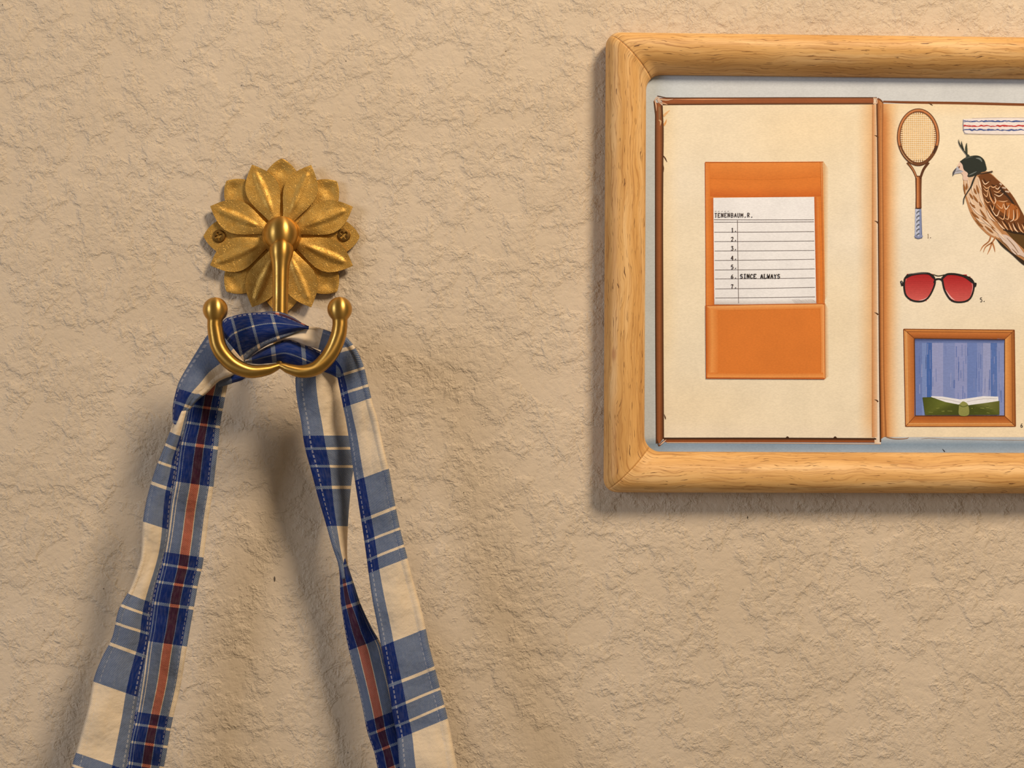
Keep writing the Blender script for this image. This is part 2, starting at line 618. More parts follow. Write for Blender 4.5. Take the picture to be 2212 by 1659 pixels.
def page_colour(X, Y):
    l = np.ones_like(X)[..., None] * np.array((240, 219, 182.))
    rs = np.random.RandomState(3)
    for _ in range(26):          # uneven washes of ochre and cream
        cx_, cy_ = rs.uniform(1430, 2400), rs.uniform(220, 950)
        sx, sy = rs.uniform(50, 190), rs.uniform(40, 150)
        g = np.exp(-((X-cx_)/sx)**2 - ((Y-cy_)/sy)**2) * rs.uniform(.15, .5)
        tgt = np.array((240, 208, 158.)) if rs.rand() < .6 else np.array((238, 222, 196.))
        l = l * (1 - g[..., None]) + tgt * g[..., None]

    def wash(l, k, col):
        return l * (1 - k[..., None]) + np.array(col) * k[..., None]
    on_l = X < 1900
    # left page: toned edge along the gutter and border
    l = wash(l, np.where(on_l, sstep(X, 1845, 1893) * .62, 0), (222, 156, 88))
    l = wash(l, np.where(on_l, sstep(X, 1878, 1892) * .35, 0), (196, 112, 52))
    l = wash(l, np.where(on_l, (1 - sstep(X, 1432, 1475)) * .4 * sstep(Y, 850, 700), 0), (240, 206, 150))
    l = wash(l, np.where(on_l, sstep(Y, 905, 946) * .45, 0), (232, 212, 182))
    # right page: brown shade climbing out of the gutter
    l = wash(l, np.where(on_l, 0, (1 - sstep(X, 1908, 1950)) * .85), (224, 150, 78))
    l = wash(l, np.where(on_l, 0, (1 - sstep(X, 1906, 1926)) * .75), (188, 106, 48))
    l = wash(l, np.where(on_l, 0, (1 - sstep(Y, 226, 262)) * .35), (238, 198, 140))
    return l


def wash_grid(x0, x1, y0, y1, step, fn, layer):
    xs = np.linspace(x0, x1, int((x1 - x0) / step) + 1)
    ys = np.linspace(y0, y1, int((y1 - y0) / step) + 1)
    X, Y = np.meshgrid(xs, ys)
    C = fn(X, Y)
    vs = [P(a, b, PD + layer * EPS) for a, b in zip(X.ravel(), Y.ravel())]
    return vs, grid_faces(len(ys), len(xs)), [ink(c) for c in C.reshape(-1, 3)]


vs, fs, cs = wash_grid(1392, XR, 148, 984, 8, sheet_colour, 0)
sheet = mesh_obj('print', vs, fs, M_PRINT, frame, smooth=False, cols=cs)
sheet['label'] = 'printed sheet painted with an open book on a pale blue grey ground'

# --- the painted open book
A = Art()
vs, fs, cs = wash_grid(1430, 1900, 222, 950, 5, page_colour, 1)
A.f += [tuple(i + len(A.v) for i in f) for f in fs]; A.v += vs; A.c += cs
vs, fs, cs = wash_grid(1905, 2385, 224, 944, 5, page_colour, 1)
A.f += [tuple(i + len(A.v) for i in f) for f in fs]; A.v += vs; A.c += cs
DK, MD, LT = (84, 48, 22), (160, 92, 48), (206, 140, 92)
# top board edge
A.band([(1424, 212), (1660, 211), (1894, 211)], [(1430, 219), (1660, 218), (1894, 217)], (160, 94, 54), (142, 74, 36), 3)
A.band([(1430, 219), (1660, 218), (1894, 217)], [(1434, 226), (1660, 225), (1894, 224)], (158, 84, 42), (120, 66, 30), 3)
A.stroke([(1420, 207), (1428, 211), (1500, 211.5), (1700, 211), (1894, 211)], [1.5, 2.4, 2, 2, 2.2], DK, 4)
A.stroke([(1430, 226), (1600, 225), (1894, 224)], 2.2, DK, 4)
A.stroke([(1426, 215), (1442, 216), (1454, 214)], [2.5, 2, .5], (222, 186, 146), 5)
A.stroke([(1424, 221), (1437, 224), (1442, 226)], [3, 2.5, .5], (214, 160, 118), 5)
A.stroke([(1456, 215.5), (1520, 215), (1600, 215)], [.5, 2.6, .5], (205, 132, 84), 5)
# left board edge
A.band([(1414.5, 222), (1416, 260), (1416.5, 600), (1417, 955)], [(1424, 222), (1425, 260), (1425, 600), (1425, 958)], (108, 60, 28), (160, 92, 48), 3)
A.band([(1424, 222), (1425, 260), (1425, 600), (1425, 958)], [(1430, 226), (1433, 262), (1432, 600), (1433.5, 946)], (156, 88, 44), (82, 46, 20), 3)
A.stroke([(1413, 218), (1416, 235), (1416, 300), (1416.5, 700), (1418, 958)], 2.2, DK, 4)
A.stroke([(1430, 228), (1431, 250), (1432.5, 285), (1431, 400), (1432, 700), (1433, 948)], [3, 3, 2.6, 3, 2.4, 2.6], DK, 4)
A.stroke([(1424, 230), (1425, 245), (1424, 258)], [4, 5, 2], (150, 106, 66), 4)
A.stroke([(1423, 259), (1427, 262), (1426, 272)], [2, 4, .6], (206, 160, 112), 5)
A.stroke([(1414, 216), (1417, 226), (1418, 240)], [1.5, 3.0, .6], (224, 170, 130), 5)
A.stroke([(1413, 218), (1420, 211), (1424, 218), (1431, 227)], [1.2, 5, 6, 2], (214, 182, 156), 5)
A.stroke([(1433, 251), (1440, 244), (1447, 238)], [5, 4, 1], (232, 178, 120), 3)
A.stroke([(1433, 271), (1437, 266), (1440, 258)], [5, 4, 1], (226, 162, 96), 3)
A.stroke([(1431, 334), (1437, 342), (1441, 350)], [1, 2.4, .6], DK, 5)
A.stroke([(1435, 895), (1437, 902), (1438, 906)], [.6, 2.2, .6], DK, 5)
A.stroke([(1431, 352), (1433, 362), (1433, 372)], [1, 2.2, .8], DK, 5)
# bottom board edge
A.band([(1433, 946.5), (1660, 946.5), (1895, 947)], [(1436, 955), (1660, 955), (1895, 956)], (78, 44, 20), (158, 84, 40), 3)
A.stroke([(1434, 947), (1660, 947), (1893, 948)], 3.4, (62, 36, 18), 4)
A.stroke([(1440, 956), (1660, 957), (1903, 959)], 1.8, (206, 170, 138), 4)
A.stroke([(1424, 963), (1432, 955), (1440, 949)], [3, 4.5, 2], (120, 74, 42), 5)
A.stroke([(1426, 961), (1433, 955), (1439, 950)], [1, 2.4, .6], (226, 190, 160), 6)
A.stroke([(1418, 948), (1421, 956), (1423, 964)], [2, 2.5, 1], DK, 5)
for tx in (1697, 1800):
    A.stroke([(tx, 947), (tx + 4, 944), (tx + 8, 947)], [1, 3, 1], (62, 36, 18), 5)
# gutter: pale sheet edge, dark line and the brown hinge
A.band([(1887, 213), (1888, 560), (1889, 958)], [(1897, 213), (1900, 560), (1903, 958)], (226, 190, 150), (238, 220, 196), 4)
A.band([(1885, 226), (1884, 560), (1884, 944)], [(1893, 226), (1894, 560), (1895, 944)], (206, 136, 76), (228, 184, 138), 5)
A.stroke([(1894, 213), (1896, 330), (1898, 560), (1900, 800), (1902, 955)], [2.5, 2.5, 2.2, 2.6, 3], DK, 6)
A.band([(1895, 213), (1897, 330), (1899, 560), (1901, 800), (1903, 948)], [(1903, 219), (1903, 330), (1905, 560), (1906, 800), (1909, 944)], (136, 76, 34), (204, 128, 66), 5)
A.band([(1902, 219), (1903, 330), (1905, 560), (1906, 800), (1909, 944)], [(1908, 223), (1907, 330), (1909, 560), (1910, 800), (1915, 942)], (212, 142, 80), (142, 80, 36), 5)
A.stroke([(1896, 212), (1902, 216), (1908, 222)], [2, 3, 2], (112, 62, 28), 7)
A.stroke([(1886, 212), (1893, 213), (1894, 223), (1886, 223)], 2, (224, 178, 140), 7)
for ty in (294, 479, 677, 865):
    A.stroke([(1897, ty + 3), (1894, ty), (1889, ty - 2)], [3, 2.4, .5], DK, 7)
# right page edges
A.stroke([(1908, 219.5), (1960, 221), (2090, 223), (2212, 226), (2386, 229)], [4, 5, 5.5, 5.5, 5.5], (124, 66, 28), 3)
A.stroke([(2005, 222), (2012, 226), (2015, 228)], [1, 2, .5], DK, 4)
A.stroke([(2385, 229), (2386, 560), (2384, 948)], 4, (124, 66, 28), 3)
A.stroke([(1910, 941), (1918, 945), (1935, 948), (1960, 947), (1963, 944)], [.6, 2.4, 2.4, 1.6, .5], (150, 110, 78), 3)
A.stroke([(1990, 948), (2010, 946), (2030, 948), (2212, 951), (2380, 951)], [.6, 1.6, 1.2, 1.2, 1.2], (176, 158, 140), 3)
A.stroke([(2036, 970), (2041, 976)], [1, 2.2], (40, 38, 40), 3, 5)
A.build('printed_book', sheet)

# --- lettering: a small stroke alphabet in a typewriter cut (unit box, y down)
GL = {
 'T': [[(0, 0), (1, 0)], [(.5, 0), (.5, 1)], [(.3, 1), (.7, 1)]],
 'E': [[(.1, 0), (.1, 1)], [(0, 0), (.95, 0), (.95, .15)], [(.1, .48), (.7, .48)], [(0, 1), (.95, 1), (.95, .85)]],
 'N': [[(.1, 1), (.1, 0), (.85, 1), (.85, 0)], [(0, 0), (.2, 0)], [(.7, 0), (1, 0)], [(0, 1), (.25, 1)]],
 'B': [[(.12, 0), (.12, 1)], [(0, 0), (.65, 0), (.85, .12), (.85, .36), (.65, .48), (.12, .48)], [(.65, .48), (.92, .62), (.92, .86), (.7, 1), (0, 1)]],
 'A': [[(.05, 1), (.5, 0), (.95, 1)], [(.22, .66), (.78, .66)], [(0, 1), (.2, 1)], [(.8, 1), (1, 1)]],
 'U': [[(.12, 0), (.12, .8), (.3, 1), (.7, 1), (.88, .8), (.88, 0)], [(0, 0), (.28, 0)], [(.72, 0), (1, 0)]],
 'M': [[(.08, 1), (.08, 0), (.5, .62), (.92, 0), (.92, 1)], [(0, 1), (.22, 1)], [(.78, 1), (1, 1)]],
 'R': [[(.12, 0), (.12, 1)], [(0, 0), (.65, 0), (.88, .14), (.88, .38), (.65, .5), (.12, .5)], [(.5, .5), (.9, 1), (1, 1)], [(0, 1), (.3, 1)]],
 'S': [[(.88, .2), (.75, .03), (.28, .03), (.1, .2), (.2, .42), (.8, .56), (.92, .78), (.74, .98), (.26, .98), (.1, .8)]],
 'I': [[(.5, 0), (.5, 1)], [(.15, 0), (.85, 0)], [(.15, 1), (.85, 1)]],
 'C': [[(.9, .22), (.72, .02), (.3, .02), (.1, .25), (.1, .75), (.3, .98), (.72, .98), (.9, .8)]],
 'L': [[(.2, 0), (.2, 1)], [(0, 0), (.45, 0)], [(0, 1), (.95, 1), (.95, .75)]],
 'W': [[(.05, 0), (.25, 1), (.5, .35), (.75, 1), (.95, 0)], [(0, 0), (.2, 0)], [(.8, 0), (1, 0)]],
 'Y': [[(.05, 0), (.5, .5), (.95, 0)], [(.5, .5), (.5, 1)], [(.28, 1), (.72, 1)]],
 '1': [[(.2, .2), (.5, 0), (.5, 1)], [(.2, 1), (.8, 1)]],
 '2': [[(.1, .22), (.28, .02), (.72, .02), (.9, .22), (.8, .45), (.1, 1), (.92, 1)]],
 '3': [[(.1, .05), (.85, .05), (.45, .4), (.85, .55), (.88, .82), (.65, 1), (.25, 1), (.08, .85)]],
 '4': [[(.7, 1), (.7, 0), (.05, .68), (.95, .68)], [(.5, 1), (.9, 1)]],
 '5': [[(.85, 0), (.2, 0), (.15, .42), (.6, .38), (.9, .6), (.85, .88), (.6, 1), (.1, .92)]],
 '6': [[(.8, .05), (.4, .15), (.12, .55), (.15, .88), (.45, 1), (.8, .92), (.88, .68), (.6, .48), (.15, .6)]],
 '7': [[(.08, .14), (.08, .02), (.9, .02), (.5, .5), (.42, 1)]],
}


def text(art, s, x, y, w, h, adv, sw, col, layer, jit=0.5):
    for ch in s:
        if ch == '.':
            art.stroke([(x + w*.3, y + h*.98), (x + w*.75, y + h*.98)], sw * 1.5, col, layer, 3)
        elif ch != ' ':
            dy = rnd.uniform(-jit, jit)
            for st in GL[ch]:
                # short straight pieces keep the corners of the type sharp
                for a, b in zip(st[:-1], st[1:]):
                    art.stroke([(x + a[0]*w, y + dy + a[1]*h), (x + b[0]*w, y + dy + b[1]*h)], sw, col, layer, 2)
        x += adv


# --- the painted library pocket with its card
def K(x, y): return (1500 + x / 3.2531, 330 + y / 3.2531)


B = Art()
OR, OD, OL = (222, 122, 44), (196, 94, 28), (238, 156, 78)
B.poly([K(905, 60), K(940, 110), K(935, 1000), K(905, 1060)], None, 2, cols=[(214, 158, 96), (238, 210, 168), (238, 212, 172), (214, 158, 96)])
B.poly([K(913, 1050), K(942, 1100), K(945, 1570), K(915, 1590)], None, 2, cols=[(206, 148, 88), (238, 212, 172), (238, 212, 172), (214, 158, 96)])
B.poly([K(76, 68), K(900, 62), K(912, 1075), K(82, 1080)], OR, 3)
B.band([K(80, 72), K(480, 68), K(890, 66)], [K(84, 180), K(480, 190), K(890, 170)], (228, 134, 56), (216, 118, 42), 4)
B.band([K(84, 240), K(480, 240), K(895, 236)], [K(86, 305), K(480, 312), K(895, 305)], (222, 122, 44), (204, 100, 32), 4)
B.band([K(78, 70), K(80, 500), K(84, 1078)], [K(110, 70), K(112, 500), K(128, 1078)], (226, 134, 60), (222, 122, 44), 5)
B.band([K(100, 320), K(112, 700), K(124, 1070)], [K(136, 320), K(138, 700), K(140, 1070)], (222, 126, 48), (196, 92, 28), 6)
B.band([K(842, 312), K(850, 700), K(855, 1062)], [K(872, 312), K(880, 700), K(885, 1062)], (190, 88, 26), (226, 134, 58), 6)
B.band([K(884, 66), K(896, 500), K(905, 1062)], [K(902, 66), K(912, 500), K(916, 1062)], (206, 110, 38), (246, 176, 104), 6)
B.stroke([K(76, 66), K(480, 66), K(905, 64)], 1.4, OD, 7)
B.stroke([K(76, 68), K(80, 600), K(82, 1080)], 1.4, OD, 7)
B.stroke([K(898, 64), K(905, 560), K(914, 1070)], 1.2, OD, 7)
# card
B.poly([K(133, 316), K(842, 310), K(856, 1060), K(140, 1064)], (240, 232, 222), 7)
B.band([K(140, 1030), K(480, 1032), K(856, 1026)], [K(140, 1066), K(480, 1066), K(856, 1062)], (240, 232, 222), (206, 192, 178), 8)
for i in range(16):
    x = 700 + i * 10
    B.stroke([K(x - 14, 1032 + rnd.uniform(-4, 4)), K(x + 12, 1060)], .5, (182, 164, 150), 9, 3)
INKC = (66, 52, 48)
rules = [(470, 470), (488, 485), (558, 554), (624, 620), (690, 686), (757, 748), (824, 816), (886, 880), (957, 946), (1020, 1013)]
for i, (ya, yb) in enumerate(rules):
    B.stroke([K(138 + i, ya), K(480, (ya + yb) / 2 + 1), K(840 + i, yb)], 1.15, (112, 96, 88), 9, 6)
B.stroke([K(303, 474), K(306, 760), K(310, 1058)], 1.15, (112, 96, 88), 9, 6)
# lower flap of the pocket
B.poly([K(82, 1076), K(480, 1068), K(912, 1062), K(916, 1588), K(84, 1586)], (220, 122, 46), 10)
B.band([K(90, 1078), K(480, 1070), K(905, 1064)], [K(90, 1110), K(480, 1104), K(905, 1096)], (240, 166, 92), (222, 126, 50), 11)
B.band([K(84, 1080), K(86, 1330), K(86, 1585)], [K(118, 1100), K(122, 1330), K(118, 1560)], (204, 104, 34), (232, 146, 70), 12)
B.band([K(118, 1100), K(122, 1330), K(118, 1560)], [K(168, 1110), K(172, 1330), K(170, 1550)], (234, 150, 74), (220, 122, 46), 11.5)
B.band([K(882, 1090), K(888, 1330), K(886, 1570)], [K(912, 1066), K(914, 1330), K(916, 1586)], (222, 126, 50), (240, 166, 96), 12)
B.band([K(90, 1545), K(480, 1548), K(905, 1545)], [K(90, 1578), K(480, 1580), K(910, 1578)], (220, 122, 46), (238, 156, 80), 12.5)
B.stroke([K(82, 1584), K(480, 1586), K(916, 1588)], 2.2, (184, 84, 24), 13)
B.stroke([K(80, 1070), K(82, 1330), K(84, 1586)], 1.6, (190, 88, 26), 13)
B.stroke([K(82, 1074), K(480, 1066), K(914, 1060)], 1.3, (196, 98, 36), 13)
B.stroke([K(914, 1062), K(915, 1330), K(918, 1588)], 1.2, (196, 98, 36), 13)

T = B
x0, y0 = K(143, 424)
text(T, 'TENENBAUM.R.', x0, y0, 4.9, 8.6, 7.05, 1.25, INKC, 14, .3)
for i in range(5):
    xx = 146 + i * 22
    T.stroke([K(xx, 411), K(xx + 9, 410)], .8, (120, 104, 96), 14, 3)
for i, (ch, yy) in enumerate(zip('1234567', (528, 592, 656, 724, 788, 856, 925))):
    x0, y0 = K(258 if i else 260, yy)
    text(T, ch, x0, y0, 5.0, 8.8, 8.2, 1.5, INKC, 14, .2)
    T.stroke([K(286, yy + 24), K(293, yy + 24)], 1.8, INKC, 14, 3)
x0, y0 = K(322, 853)
text(T, 'SINCE ALWAYS', x0, y0, 5.6, 8.8, 7.3, 1.6, (40, 30, 28), 14, .3)
B.build('printed_card_pocket', sheet)
T = Art()
text(T, '1', 2003, 505.5, 4.2, 9, 6, .9, (150, 120, 90), 4)
T.stroke([(2009, 513.5), (2011, 513.5)], 1.6, (130, 104, 80), 4, 3)
T.build('printed_numeral', sheet)
T = Art()
text(T, '5', 2117, 643.5, 5.0, 9.0, 6, 1.4, (52, 44, 40), 4)
T.stroke([(2125, 651), (2127, 651)], 1.9, (52, 44, 40), 4, 3)
T.build('printed_numeral', sheet)
T = Art()
text(T, '6', 2204.5, 914.5, 5.0, 8.6, 6, 1.3, (52, 44, 40), 4)
T.stroke([(2213, 922), (2215, 922)], 1.9, (52, 44, 40), 4, 3)
T.build('printed_numeral', sheet)


# --- painted racket
def R_(x, y): return (1860 + x / 4.1477, 200 + y / 4.1477)


R = Art()
cxr, cyr = R_(513, 400)


def egg(t, a, b, sharp=.10):
    x = math.cos(t) * a * (1 - sharp * max(0, math.sin(t)) ** 2)
    return cxr + x, cyr + math.sin(t) * b


rx, ry = 40.5, 56.5
for k in range(-8, 9):
    x = k * 4.3
    yy = ry * math.sqrt(max(0, 1 - (x / rx) ** 2))
    R.stroke([(cxr + x, cyr - yy), (cxr + x, cyr + yy * .97)], .85, (248, 192, 112), 3, 4)
for k in range(-12, 13):
    y = k * 4.5
    xx = rx * math.sqrt(max(0, 1 - (y / ry) ** 2)) * (1 - .10 * max(0, y / ry) ** 2)
    R.stroke([(cxr - xx, cyr + y), (cxr + xx, cyr + y)], .85, (248, 192, 112), 3, 4)
# shaft and fork
R.stroke([R_(415, 625), R_(465, 690), R_(502, 770)], [6, 5.5, 5], (110, 66, 34), 4)
R.stroke([R_(605, 625), R_(560, 690), R_(530, 770)], [6, 5.5, 5], (92, 52, 26), 4)
R.stroke([R_(430, 640), R_(472, 700), R_(500, 770)], [1, 2, 1.5], (196, 128, 78), 5)
R.stroke([R_(515, 745), R_(515, 900), R_(515, 1036)], [14.0, 12.4, 13.0], (100, 54, 24), 4)
R.stroke([R_(508, 755), R_(508, 900), R_(508, 1032)], [4, 4.4, 4.4], (198, 122, 68), 5)
R.stroke([R_(522, 760), R_(524, 900), R_(524, 1030)], [2, 3, 3], (150, 82, 38), 5)
R.stroke([R_(486, 1036), R_(515, 1040), R_(540, 1036)], 2, (70, 38, 20), 6)
NE = 64
ring_o, ring_i, ring_m = [], [], []
for k in range(NE + 1):
    t = 2 * math.pi * k / NE
    ring_o.append(egg(t, 45.2, 61.6)); ring_i.append(egg(t, 39.2, 55)); ring_m.append(egg(t, 42.2, 58.4))
R.band(ring_o, ring_m, (128, 68, 30), (214, 138, 82), 5, 130)
R.band(ring_m, ring_i, (206, 126, 70), (138, 74, 34), 5, 130)
R.stroke(ring_o, 1.3, (92, 50, 24), 6, 130)
R.stroke(ring_i, 1.2, (98, 54, 26), 6, 130)
low = [egg(math.pi * f, 42.4, 58.6) for f in np.linspace(.10, .90, 24)]
R.stroke(low, [4.5, 5, 6, 5, 4.5], (112, 66, 34), 6, 60)
R.stroke([egg(math.pi * f, 43, 58.8) for f in np.linspace(.60, .88, 12)], [.6, 1.4, .8], (206, 160, 112), 7, 30)
R.stroke([egg(math.pi * f, 42, 58.6) for f in np.linspace(.10, .2, 6)], [4.5, 3.5], (70, 42, 24), 7, 10)
for k in range(10):
    for sgn in (-1, 1):
        y = cyr - 22 + k * 4.5
        x = cxr + sgn * 38.6
        R.stroke([(x, y), (x - sgn * 5, y + .3)], .9, (150, 84, 40), 6, 3)
for k in range(5):
    x = cxr - 9 + k * 4.6
    R.stroke([(x, cyr - 56), (x, cyr - 50)], .9, (150, 84, 40), 6, 3)
    R.stroke([(x, cyr + 54), (x, cyr + 48)], .9, (120, 70, 36), 6, 3)
# grip
R.band([R_(486, 1042), R_(484, 1150), R_(482, 1295)], [R_(516, 1042), R_(516, 1150), R_(516, 1300)], (176, 180, 198), (206, 206, 214), 5)
R.band([R_(516, 1042), R_(516, 1150), R_(516, 1300)], [R_(540, 1042), R_(543, 1150), R_(548, 1295)], (172, 178, 200), (92, 104, 142), 5)
for k in range(6):
    y = 1060 + k * 40
    R.stroke([R_(524, y), R_(502, y + 14), R_(500, y + 30)], [3.6, 2.6, 1.4], (98, 100, 108), 6)
R.stroke([R_(482, 1280), R_(515, 1300), R_(550, 1280)], [5, 6, 5], (140, 144, 170), 6)
R.stroke([R_(482, 1300), R_(515, 1307), R_(550, 1300)], 1.2, (84, 88, 112), 7)
R.build('printed_racket', sheet)

# --- painted striped sweatband
S = Art()
S.poly([(2081, 257), (2150, 254), (2360, 256), (2360, 290), (2150, 290), (2083, 288)], (236, 220, 206), 3)
for yy, c, w in ((262, (72, 88, 138), 2.6), (272, (196, 40, 36), 2.2), (280.5, (72, 88, 138), 2.6)):
    pts = [(2080 + i * 5, yy + rnd.uniform(-1.1, 1.1)) for i in range(56)]
    S.stroke(pts, [rnd.uniform(.5, 1.5) * w for _ in pts], c, 4, 200)
    pts = [(2080 + i * 5, yy + rnd.uniform(-1.6, 1.6)) for i in range(56)]
    S.stroke(pts, .8, c, 5, 200)
S.stroke([(2081, 258), (2080.5, 272), (2083, 286), (2090, 289)], 1.4, (150, 146, 156), 5)
S.stroke([(2083, 289), (2150, 290.5), (2360, 290)], 1.2, (190, 170, 150), 5)
S.stroke([(2100, 255.5), (2160, 254), (2360, 256)], .8, (206, 186, 164), 5)
S.build('printed_sweatband', sheet)


# --- painted hooded hawk
def Hk(x, y): return (2030 + x / 5.527, 280 + y / 5.527)
def HL(pts): return [Hk(*p) for p in pts]


G = Art()
G.smooth_poly(HL([(280, 540), (440, 530), (570, 500), (700, 605), (800, 700), (880, 800), (950, 920), (1030, 1080), (1160, 1300), (1320, 1560), (1450, 1790),
                  (1380, 1800), (1180, 1690), (1000, 1610), (860, 1480), (760, 1390), (660, 1300), (590, 1270), (500, 1190), (430, 1110), (370, 1010), (330, 900), (300, 790), (284, 700)]), (186, 128, 78), 3, 120)
G.smooth_poly(HL([(285, 560), (450, 560), (510, 700), (540, 930), (640, 1120), (760, 1280), (690, 1290), (580, 1230), (480, 1120), (400, 980), (340, 850), (300, 720)]), (222, 184, 146), 4, 80)
G.smooth_poly(HL([(460, 550), (570, 515), (700, 612), (800, 705), (880, 805), (955, 930), (1050, 1110), (1160, 1300), (1010, 1240), (800, 1195), (690, 1090), (580, 940), (515, 800), (490, 640)]), (112, 62, 24), 5, 90)
G.smooth_poly(HL([(700, 660), (780, 740), (870, 850), (930, 960), (880, 900), (800, 800), (720, 730)]), (58, 36, 20), 6, 50)
G.smooth_poly(HL([(600, 800), (700, 850), (900, 900), (960, 1010), (900, 1090), (760, 1000), (640, 900)]), (170, 96, 40), 6, 50)
# tail
G.smooth_poly(HL([(770, 1190), (900, 1230), (1020, 1250), (1180, 1380), (1330, 1600), (1440, 1790), (1200, 1620), (1000, 1420), (880, 1310)]), (92, 62, 24), 6, 60)
G.smooth_poly(HL([(690, 1250), (800, 1260), (900, 1340), (980, 1440), (1040, 1540), (960, 1500), (900, 1490), (830, 1420), (760, 1340)]), (216, 188, 166), 7, 60)
G.smooth_poly(HL([(665, 1290), (760, 1370), (860, 1465), (1000, 1560), (1200, 1700), (1380, 1800), (1180, 1700), (1000, 1615), (860, 1490), (740, 1390)]), (54, 38, 22), 7, 60)
G.stroke(HL([(760, 1190), (880, 1225), (1010, 1250), (1150, 1350)]), [3, 5, 4, 3], (52, 32, 16), 8)
# breast streaks
for a, b, c in (((285, 650), (295, 700), (300, 765)), ((320, 640), (322, 690), (318, 720)), ((440, 660), (455, 720), (470, 770)), ((360, 870), (400, 910), (425, 935)),
                ((380, 980), (430, 1030), (470, 1060)), ((430, 1080), (480, 1130), (520, 1160)), ((500, 1030), (550, 1080), (590, 1120)), ((480, 950), (520, 1010), (560, 1060)),
                ((540, 1150), (600, 1200), (640, 1235)), ((470, 860), (490, 900), (505, 925)), ((400, 780), (430, 830), (460, 870)), ((590, 1120), (640, 1180), (680, 1220)),
                ((355, 760), (380, 800), (400, 830)), ((410, 700), (425, 740), (440, 770))):
    G.stroke(HL([a, b, c]), [1, 4.2, 1], (150, 92, 40), 8)
for a, b, c in (((350, 800), (390, 880), (420, 900)), ((390, 930), (450, 990), (520, 1040)), ((470, 760), (500, 840), (540, 920)), ((500, 1060), (560, 1110), (620, 1160)),
                ((560, 960), (600, 1040), (660, 1100)), ((330, 580), (345, 640), (350, 700)), ((430, 1050), (480, 1090), (540, 1120)), ((640, 1180), (720, 1250), (800, 1330)),
                ((460, 580), (480, 660), (500, 720)), ((400, 620), (390, 700), (400, 770))):
    G.stroke(HL([a, b, c]), [.8, 3.4, .8], (236, 204, 170), 9)
for a, b, c in (((700, 1300), (790, 1370), (850, 1440)), ((800, 1290), (880, 1380), (940, 1470)), ((860, 1420), (910, 1470), (930, 1500))):
    G.stroke(HL([a, b, c]), [.6, 1.6, .6], (150, 110, 70), 9)
# pale rims of the wing feathers, row by row
feather = [((505, 600), (540, 650), (590, 620)), ((515, 660), (560, 700), (610, 670)), ((600, 670), (640, 690), (680, 665)), ((660, 690), (690, 710), (720, 680)),
           ((520, 700), (560, 735), (590, 700)), ((640, 730), (690, 750), (730, 720)), ((650, 770), (710, 795), (760, 760)), ((520, 760), (560, 800), (575, 720)),
           ((580, 720), (610, 830), (650, 890)), ((650, 890), (668, 850), (655, 800)), ((535, 830), (570, 870), (600, 860)), ((680, 890), (740, 940), (760, 880)),
           ((760, 880), (790, 950), (830, 900)), ((700, 850), (760, 860), (810, 850)), ((600, 900), (630, 960), (650, 900)), ((620, 960), (680, 1030), (715, 960)),
           ((700, 1040), (760, 1070), (780, 960)), ((780, 1060), (815, 1070), (830, 950)), ((840, 1100), (880, 1070), (880, 960)), ((890, 1090), (925, 1060), (925, 950)),
           ((560, 920), (620, 1020), (700, 1110)), ((690, 1100), (740, 1160), (775, 1190)), ((740, 1090), (780, 1150), (815, 1200)), ((820, 1110), (850, 1180), (870, 1215)),
           ((870, 1120), (900, 1190), (935, 1225)), ((930, 1110), (960, 1190), (1000, 1235)), ((980, 1130), (1010, 1190), (1050, 1250)), ((1030, 1170), (1070, 1230), (1110, 1290))]
for i, q in enumerate(feather):
    G.stroke(HL(q), [.8, 2.4 if i < 20 else 3.2, 1.0], (222, 166, 116) if i % 3 else (236, 196, 156), 9)
for q in feather[::2]:
    G.stroke(HL([(x + 18, y - 18) for x, y in q]), [.5, 2.2, .5], (60, 34, 16), 8)
for q in (((715, 640), (740, 660)), ((745, 690), (790, 700)), ((780, 735), (830, 745))):
    G.stroke(HL(q), [3, 4], (200, 170, 142), 8, 4)
# face and beak
G.smooth_poly(HL([(240, 385), (268, 410), (285, 470), (335, 520), (335, 600), (282, 600), (276, 545), (262, 525), (215, 500), (205, 450)]), (226, 190, 164), 7, 50)
G.smooth_poly(HL([(212, 438), (180, 475), (160, 520), (157, 556), (172, 535), (200, 525), (245, 518), (280, 498), (240, 480), (225, 455)]), (176, 172, 174), 8, 50)
G.stroke(HL([(196, 462), (170, 505), (158, 550)]), [2, 4, 1.5], (84, 80, 82), 9)
G.stroke(HL([(190, 500), (225, 492), (262, 488)]), [.6, 1.0, .6], (110, 96, 92), 9)
G.stroke(HL([(225, 446), (238, 448)]), 4.0, (112, 62, 38), 9, 4)
# hood, plume and braces
HB = (40, 44, 36)
G.smooth_poly(HL([(240, 380), (310, 332), (400, 310), (470, 314), (525, 355), (550, 420), (558, 485), (500, 505), (450, 525), (395, 558), (332, 560), (338, 520), (290, 478), (272, 415)]), HB, 10, 70)
G.stroke(HL([(430, 340), (480, 350), (505, 385)]), [1, 4, 1], (118, 122, 112), 11)
G.stroke(HL([(345, 545), (390, 525), (440, 500)]), [1, 2.4, 1], (110, 112, 104), 11)
G.stroke(HL([(300, 350), (350, 330), (400, 322)]), [.5, 1.6, .5], (92, 96, 86), 11)
G.stroke(HL([(320, 320), (340, 305), (352, 325)]), 3.4, (62, 66, 54), 11)
G.stroke(HL([(330, 305), (265, 220), (235, 165), (224, 118)]), [2.4, 2.0, 2.2, .8], HB, 11)
G.stroke(HL([(290, 245), (268, 190), (260, 135)]), [1.2, 2.6, .6], HB, 11)
G.stroke(HL([(328, 300), (318, 230), (322, 158)]), [1.6, 4.4, .8], (58, 62, 44), 11)
G.stroke(HL([(632, 500), (560, 512), (460, 530)]), [3.6, 2.4, 1.8], (78, 56, 40), 11)
